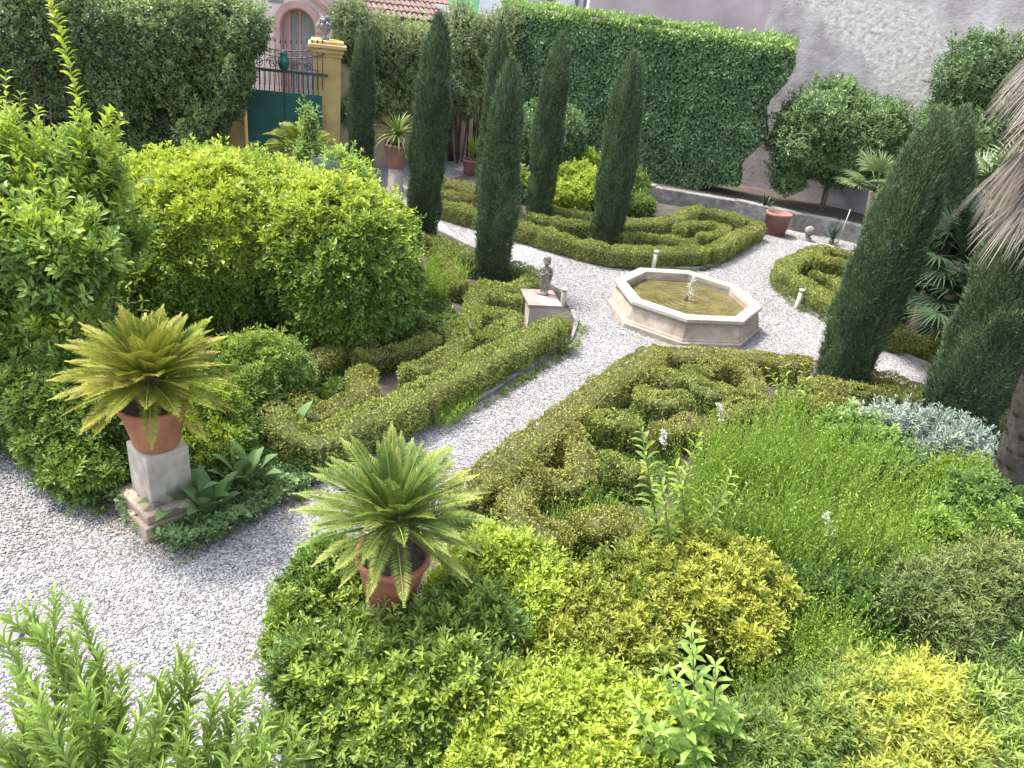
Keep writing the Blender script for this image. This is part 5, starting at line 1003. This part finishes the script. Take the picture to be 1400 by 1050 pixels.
# white flower spikes
for (px, py), (tx, ty), lab in [((990, 615), (984, 552), 'taller white flower spike in the middle of the near bed'), ((912, 640), (906, 588), 'shorter white flower spike left of the taller one'), ((1155, 800), (1128, 700), 'white flower spike among the green shoots')]:
    b = at(px, py); t_ = atY(tx, ty, b[1]); root = empty('flower_spike', b, lab, 'flower'); s = G(); tube(s, [b, (b+t_)/2+rnd(1, .01)[0], t_], [.006, .004, .002], 5); s.build('stem', 'stem', root)
    g = G(); m = 46; f = R.uniform(.6, 1., m)[:, None]; rosettes(g, b+(t_-b)*f+rnd(m, .014), rnd(m), 4, .022, .014, .5, 0, 1.); g.build('petals', 'petal', root)
# oleander-like shrub at the bottom left, close to the window
rg = np.random.default_rng(17); tips = []
for px, py, Yd in [(40, 838, 2.3), (75, 822, 2.35), (108, 838, 2.3), (18, 850, 2.2), (8, 880, 2.15), (60, 872, 2.2), (100, 880, 2.2), (135, 905, 2.2), (252, 905, 2.2), (238, 925, 2.2), (218, 935, 2.15), (268, 935, 2.2), (165, 925, 2.15), (318, 958, 2.1), (335, 950, 2.15), (292, 965, 2.1), (255, 985, 2.0), (360, 985, 2.1), (385, 995, 2.1), (405, 1010, 2.05), (420, 1030, 2.05), (150, 960, 2.05)]:
    tips.append(atY(px, py, Yd))
for i in range(72):
    px = rg.uniform(-60, 440); py = 915+.22*max(px, 0)+rg.uniform(10, 190); tips.append(atY(px, py, rg.uniform(1.75, 2.15)))
shoots_plant('oleander', 'pale green shrub with long narrow leaves reaching up in the bottom left corner', 'shrub', (-1.35, 1.7, .0), tips, 19, .155, .024, 'ole2', 21, .48, .15, T_LONG, 3, stem_r=.007, ang=.50, bow=.10, q0=.70, taper=.35)
g = G(); b = at(-28, 866); box(g, -.30, .28, -.13, .13, -.02, .03, rotz(b[0], b[1], 0, .25), bev=.012); tag(g.build('stone_slab', 'kerb'), 'pale stone slab at the left edge behind the long leaved shrub', 'paving slab')
# ================================================================== palms on the right
def fan(g, o, d, n, L, W, spread=1.9, droop=.5, tone=.5, fresh=0., seed=0, stiff=.45):
    """a fan leaf: narrow strips spreading from o about direction d"""
    rg = np.random.default_rng(seed); d = unit(np.array(d, float)); s = unit(np.cross(d, [0, 0, 1.])+1e-6); nn = np.cross(s, d)
    for i in range(n):
        a = (i/(n-1)-.5)*2*spread+rg.normal()*.03; dir_ = d*math.cos(a)+s*math.sin(a); ln = L*(1-.25*abs(a/spread))*rg.uniform(.88, 1.08)
        k = 5; P = [np.array(o, float)]; v = dir_.copy()
        for q in range(k): v = unit(v+np.array([0, 0, -1.])*droop*(q/k)**1.2*rg.uniform(.6, 1.3)); P.append(P[-1]+v*ln/k)
        P = np.array(P); sd = unit(np.cross(dir_, nn)); ww = W*np.array([.35, .8, 1, .8, .45, .05])
        V = np.concatenate([P-sd*ww[:, None]/2, P+sd*ww[:, None]/2]); g.add(V, [([(q, q+1, 7+q, 6+q) for q in range(5)], 1)], tone=float(np.clip(tone+.16*rg.normal(), 0, 1)), fresh=float(np.clip(fresh+.1*rg.normal(), 0, 1)))
tp0, tp1, tp2 = np.array([5.02, 6.08, -.05]), np.array([4.60, 6.03, 1.7]), np.array([4.12, 6.05, 5.35])
palm = empty('palm_tree', (tp0[0], tp0[1], 0), 'leaning palm with a thick skirt of hanging dead leaves at the right edge', 'palm tree')
g = G(); tt = np.linspace(0, 1, 30)[:, None]; pts = (1-tt)**2*tp0+2*tt*(1-tt)*(2*tp1-.5*tp0-.5*tp2)+tt**2*tp2
rad = .17+.012*np.sin(np.arange(30)*2.2)+.05*np.exp(-np.arange(30)/2.); tube(g, pts, rad, 16, smooth=False)
for i in range(170):
    f = i/170*.75; p = pts[int(f*29)]; a = i*2.4; o = p+np.array([math.cos(a), math.sin(a), 0])*.165; fan(g, o, (math.cos(a), math.sin(a), 1.4), 2, .11, .06, .3, 0, .5, 0, i)
g.build('trunk', 'darkbark', palm)
rg = np.random.default_rng(23)
for i in range(110):
    f = i/110; a = i*2.39996+rg.normal()*.1; p = tp2+(tp1-tp2)*(.42*f); out = np.array([math.cos(a), math.sin(a), 0]); g = G()
    pl = rg.uniform(.38, .70)*(1.1-.3*f); o = p+out*.12; e = p+out*(.12+pl*.78)+np.array([0, 0, -.10-pl*.35]); m_ = (o+e)/2+np.array([0, 0, .10]); tube(g, [o, m_, e], [.016, .012, .010], 5, tone=.7)
    fan(g, e, out*.42+np.array([rg.normal()*.15, rg.normal()*.15, -1.]), 26, rg.uniform(.55, .85), .014, rg.uniform(.45, .75), .28, .5+.15*rg.normal(), max(0, .2*rg.normal()), 100+i)
    g.build('dead_frond', 'dead', palm)
for i in range(16):
    a = i*2.4; el_ = rg.uniform(.25, 1.2); out = np.array([math.cos(a)*math.cos(el_), math.sin(a)*math.cos(el_), math.sin(el_)]); g = G(); o = tp2+np.array([0, 0, .1]); e = o+out*.75; tube(g, [o, (o+e)/2+np.array([0, 0, .04]), e], [.016, .012, .01], 5); fan(g, e, out, 22, .62, .03, 1.5, .35, .5, 0, 300+i); g.build('green_frond', 'fan', palm)
def fan_palm(name, label, base, c, n, L, mat, seed, up0=.1, pet=.5, W=.026, nst=20, spread=1.7, mats=None):
    rg = np.random.default_rng(seed); root = empty(name, base, label, 'palm'); t = G(); tube(t, [base, (np.array(base)+c)/2+np.array([.03, 0, 0]), c], [.13, .12, .11], 9); t.build('trunk', 'bark', root)
    for i in range(n):
        a = i*2.4+rg.normal()*.1; el_ = rg.uniform(up0-.5, 1.25); out = np.array([math.cos(a)*math.cos(el_), math.sin(a)*math.cos(el_), math.sin(el_)]); g = G(); pl = pet*rg.uniform(.7, 1.1); e = np.array(c)+out*pl
        tube(g, [c, (np.array(c)+e)/2+np.array([0, 0, .05]), e], [.014, .011, .008], 5); fan(g, e, out+np.array([0, 0, -.12]), nst, L*rg.uniform(.85, 1.1), W, spread, .25, .5+.12*rg.normal(), .2*rg.random(), seed*100+i); g.build('frond', mat, root)
    return root
c = atY(1322, 275, 13.2); fan_palm('fan_palm', 'pale fan palm lit behind the rightmost cypresses', (c[0]+.1, 13.2, 0), c, 30, .62, 'fan', 31, W=.035)
c = atY(1375, 262, 12.6); fan_palm('fan_palm', 'green fan palm half hidden behind the dead palm leaves', (c[0], 12.6, 0), c, 20, .6, 'fan', 32, W=.035)
c = atY(1196, 262, 15.5); fan_palm('fan_palm', 'small fan palm peeping out left of the broad leaning cypress', (c[0]+.2, 15.5, 0), c, 14, .5, 'fan', 33, W=.04)
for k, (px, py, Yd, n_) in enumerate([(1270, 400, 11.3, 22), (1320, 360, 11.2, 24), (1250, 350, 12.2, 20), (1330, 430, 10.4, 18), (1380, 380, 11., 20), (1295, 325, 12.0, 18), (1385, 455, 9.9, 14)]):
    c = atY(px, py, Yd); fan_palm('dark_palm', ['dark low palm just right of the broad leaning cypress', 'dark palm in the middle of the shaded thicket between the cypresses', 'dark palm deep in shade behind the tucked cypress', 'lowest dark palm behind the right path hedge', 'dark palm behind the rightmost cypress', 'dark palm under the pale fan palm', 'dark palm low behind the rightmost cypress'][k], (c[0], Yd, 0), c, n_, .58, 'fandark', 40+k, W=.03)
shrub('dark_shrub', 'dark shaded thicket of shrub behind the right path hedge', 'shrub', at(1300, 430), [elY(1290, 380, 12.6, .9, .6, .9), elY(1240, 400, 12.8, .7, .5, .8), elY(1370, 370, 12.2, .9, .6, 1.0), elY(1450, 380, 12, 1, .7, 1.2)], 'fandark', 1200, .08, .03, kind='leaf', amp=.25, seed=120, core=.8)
# spiky yucca at the right edge
b = at(1425, 600); sword_plant(b[0], b[1], .0, 34, .52, .035, 'pale spiky yucca at the right edge by the path', 'fan', 'yucca', 'plant', 80, 0, 8, .42, .15)
# leaf litter and bigger pebbles on the gravel
def pebbles(label, poly, n, r0, r1, mat, name, cat):
    poly = np.array([p[:2] for p in poly]); mn, mx = poly.min(0), poly.max(0); x = R.uniform(mn[0], mx[0], n*3); y = R.uniform(mn[1], mx[1], n*3); ins = np.zeros(len(x), bool); j = len(poly)-1
    for i in range(len(poly)):
        xi, yi, xj, yj = *poly[i], *poly[j]; c = ((yi > y) != (yj > y)) & (x < (xj-xi)*(y-yi)/(yj-yi+1e-12)+xi); ins ^= c; j = i
    x, y = x[ins][:n], y[ins][:n]; n = len(x)
    O = np.array([(1, 0, 0), (-1, 0, 0), (0, 1, 0), (0, -1, 0), (0, 0, 1), (0, 0, -1)], float); F = np.array([(0, 2, 4), (2, 1, 4), (1, 3, 4), (3, 0, 4), (2, 0, 5), (1, 2, 5), (3, 1, 5), (0, 3, 5)])
    a = R.uniform(0, 6.28, n); r = R.uniform(r0, r1, n); ca, sa = np.cos(a)[:, None], np.sin(a)[:, None]; S = np.stack([r*R.uniform(.9, 1.5, n), r*R.uniform(.6, 1., n), r*R.uniform(.4, .8, n)], -1)
    V = O[None]*S[:, None]*R.uniform(.75, 1.2, (n, 6, 1)); Vx = V[..., 0]*ca-V[..., 1]*sa; Vy = V[..., 0]*sa+V[..., 1]*ca; V = np.stack([Vx+x[:, None], Vy+y[:, None], V[..., 2]-.003], -1)
    g = G(); g.add(V, [((F[None]+(np.arange(n)*6)[:, None, None]).reshape(-1, 3), 8)], tone=R.random(n)); return tag(g.build(name, mat), label, cat, kind='stuff')
M['pebble'] = foliage('pebble', (.12, .117, .115), (.30, .293, .29), (.44, .435, .435), (.32, .26, .23), .85, .0, .2)
M['litter'] = foliage('dry_leaf', (.08, .05, .03), (.17, .12, .07), (.30, .22, .12), (.3, .2, .1), .8, .1, .2)
pathA = gp((0, 600), (240, 757), (430, 662), (650, 552), (780, 470), (890, 480), (600, 700), (430, 830), (384, 885), (400, 950), (470, 1060), (-100, 1060), (-150, 620))
pebbles('loose white and grey pebbles covering the near gravel path', pathA, 60000, .006, .013, 'pebble', 'gravel_stones', 'gravel')
pathB = gp((600, 300), (720, 335), (850, 372), (965, 376), (1050, 320), (1130, 345), (1060, 380), (1100, 430), (1260, 500), (1400, 570), (1100, 490), (890, 480), (700, 530), (790, 450), (740, 380), (640, 335))
pebbles('loose white and grey pebbles around the fountain', pathB, 60000, .007, .014, 'pebble', 'gravel_stones', 'gravel')
g = G()
for ed in (gp((0, 602), (130, 690), (240, 762), (350, 712), (440, 668)), gp((650, 560), (790, 472), (795, 445)), gp((380, 890), (400, 950), (470, 1050)), gp((640, 690), (500, 785), (430, 835)), gp((1000, 355), (1046, 322), (1100, 325))):
    ln_, le = resample(np.array([p[:2] for p in ed]), .02); m = int(le*260); i = R.integers(0, len(ln_), m); P = np.concatenate([ln_[i]+R.normal(size=(m, 2))*.10, np.full((m, 1), .012)], 1)
    leaves(g, P, rnd(m)*np.array([1, 1, .15]), np.array([0, 0, 1.])+rnd(m, .3), .028*R.uniform(.5, 1.3, m), .012, R.random(m), R.random(m)*.5, T_RH)
gw_ = G()
for ed in (gp((0, 606), (130, 694), (240, 766), (350, 716), (440, 672)), gp((650, 562), (790, 474), (797, 445)), gp((390, 880), (404, 950), (474, 1050)), gp((640, 690), (500, 785), (430, 835)), gp((592, 294), (712, 330), (850, 369), (965, 374), (1046, 322)), gp((1060, 384), (1078, 414), (1130, 444), (1200, 472))):
    ln_, le = resample(np.array([p[:2] for p in ed]), .02); m = int(le*70); i = R.integers(0, len(ln_), m); q = np.concatenate([ln_[i]+R.normal(size=(m, 2))*.05, np.full((m, 1), .01)], 1); kp = fnoise(q, 4., 77, 2) > -.1; q = q[kp]; m = len(q)
    rosettes(gw_, q, rnd(m, .25)+np.array([0, 0, 1.]), 6, .035*R.uniform(.5, 1.4, m), .014, R.random(m), .1, 1.)
tag(gw_.build('edge_weeds', 'green'), 'tiny green weeds sprouting along the gravel edges', 'weeds', kind='stuff')
tag(g.build('leaf_litter', 'litter'), 'scattered dry leaf litter along the edges of the beds', 'leaf litter', kind='stuff')
# ================================================================== light
sc = bpy.context.scene
SUN_EL, SUN_AZ = math.radians(64), math.radians(-72)       # azimuth measured from +Y towards +X
sd = Vector((math.sin(SUN_AZ)*math.cos(SUN_EL), math.cos(SUN_AZ)*math.cos(SUN_EL), math.sin(SUN_EL)))
l = bpy.data.lights.new('sun', 'SUN'); l.energy = 2.3; l.angle = math.radians(8); l.color = (1, .96, .88)
o = bpy.data.objects.new('sun', l); C.objects.link(o); o.rotation_euler = (-sd).to_track_quat('-Z', 'Y').to_euler()
w = bpy.data.worlds.new('World'); sc.world = w; w.use_nodes = True; nt = w.node_tree
sk = nt.nodes.new('ShaderNodeTexSky'); sk.sky_type = 'NISHITA'; sk.sun_disc = False; sk.sun_elevation = SUN_EL; sk.sun_rotation = SUN_AZ; sk.dust_density = 3.; sk.air_density = 1.2
hs = nt.nodes.new('ShaderNodeHueSaturation'); hs.inputs['Saturation'].default_value = .58; hs.inputs['Value'].default_value = 1.1; nt.links.new(sk.outputs[0], hs.inputs['Color']); nt.links.new(hs.outputs[0], nt.nodes['Background'].inputs[0]); nt.nodes['Background'].inputs[1].default_value = .15
sc.view_settings.view_transform = 'Standard'; sc.view_settings.look = 'None'; sc.view_settings.exposure = 1.82; sc.view_settings.gamma = 1
sc.cycles.max_bounces = 6; sc.cycles.diffuse_bounces = 3; sc.cycles.transmission_bounces = 4; sc.cycles.sample_clamp_indirect = 6
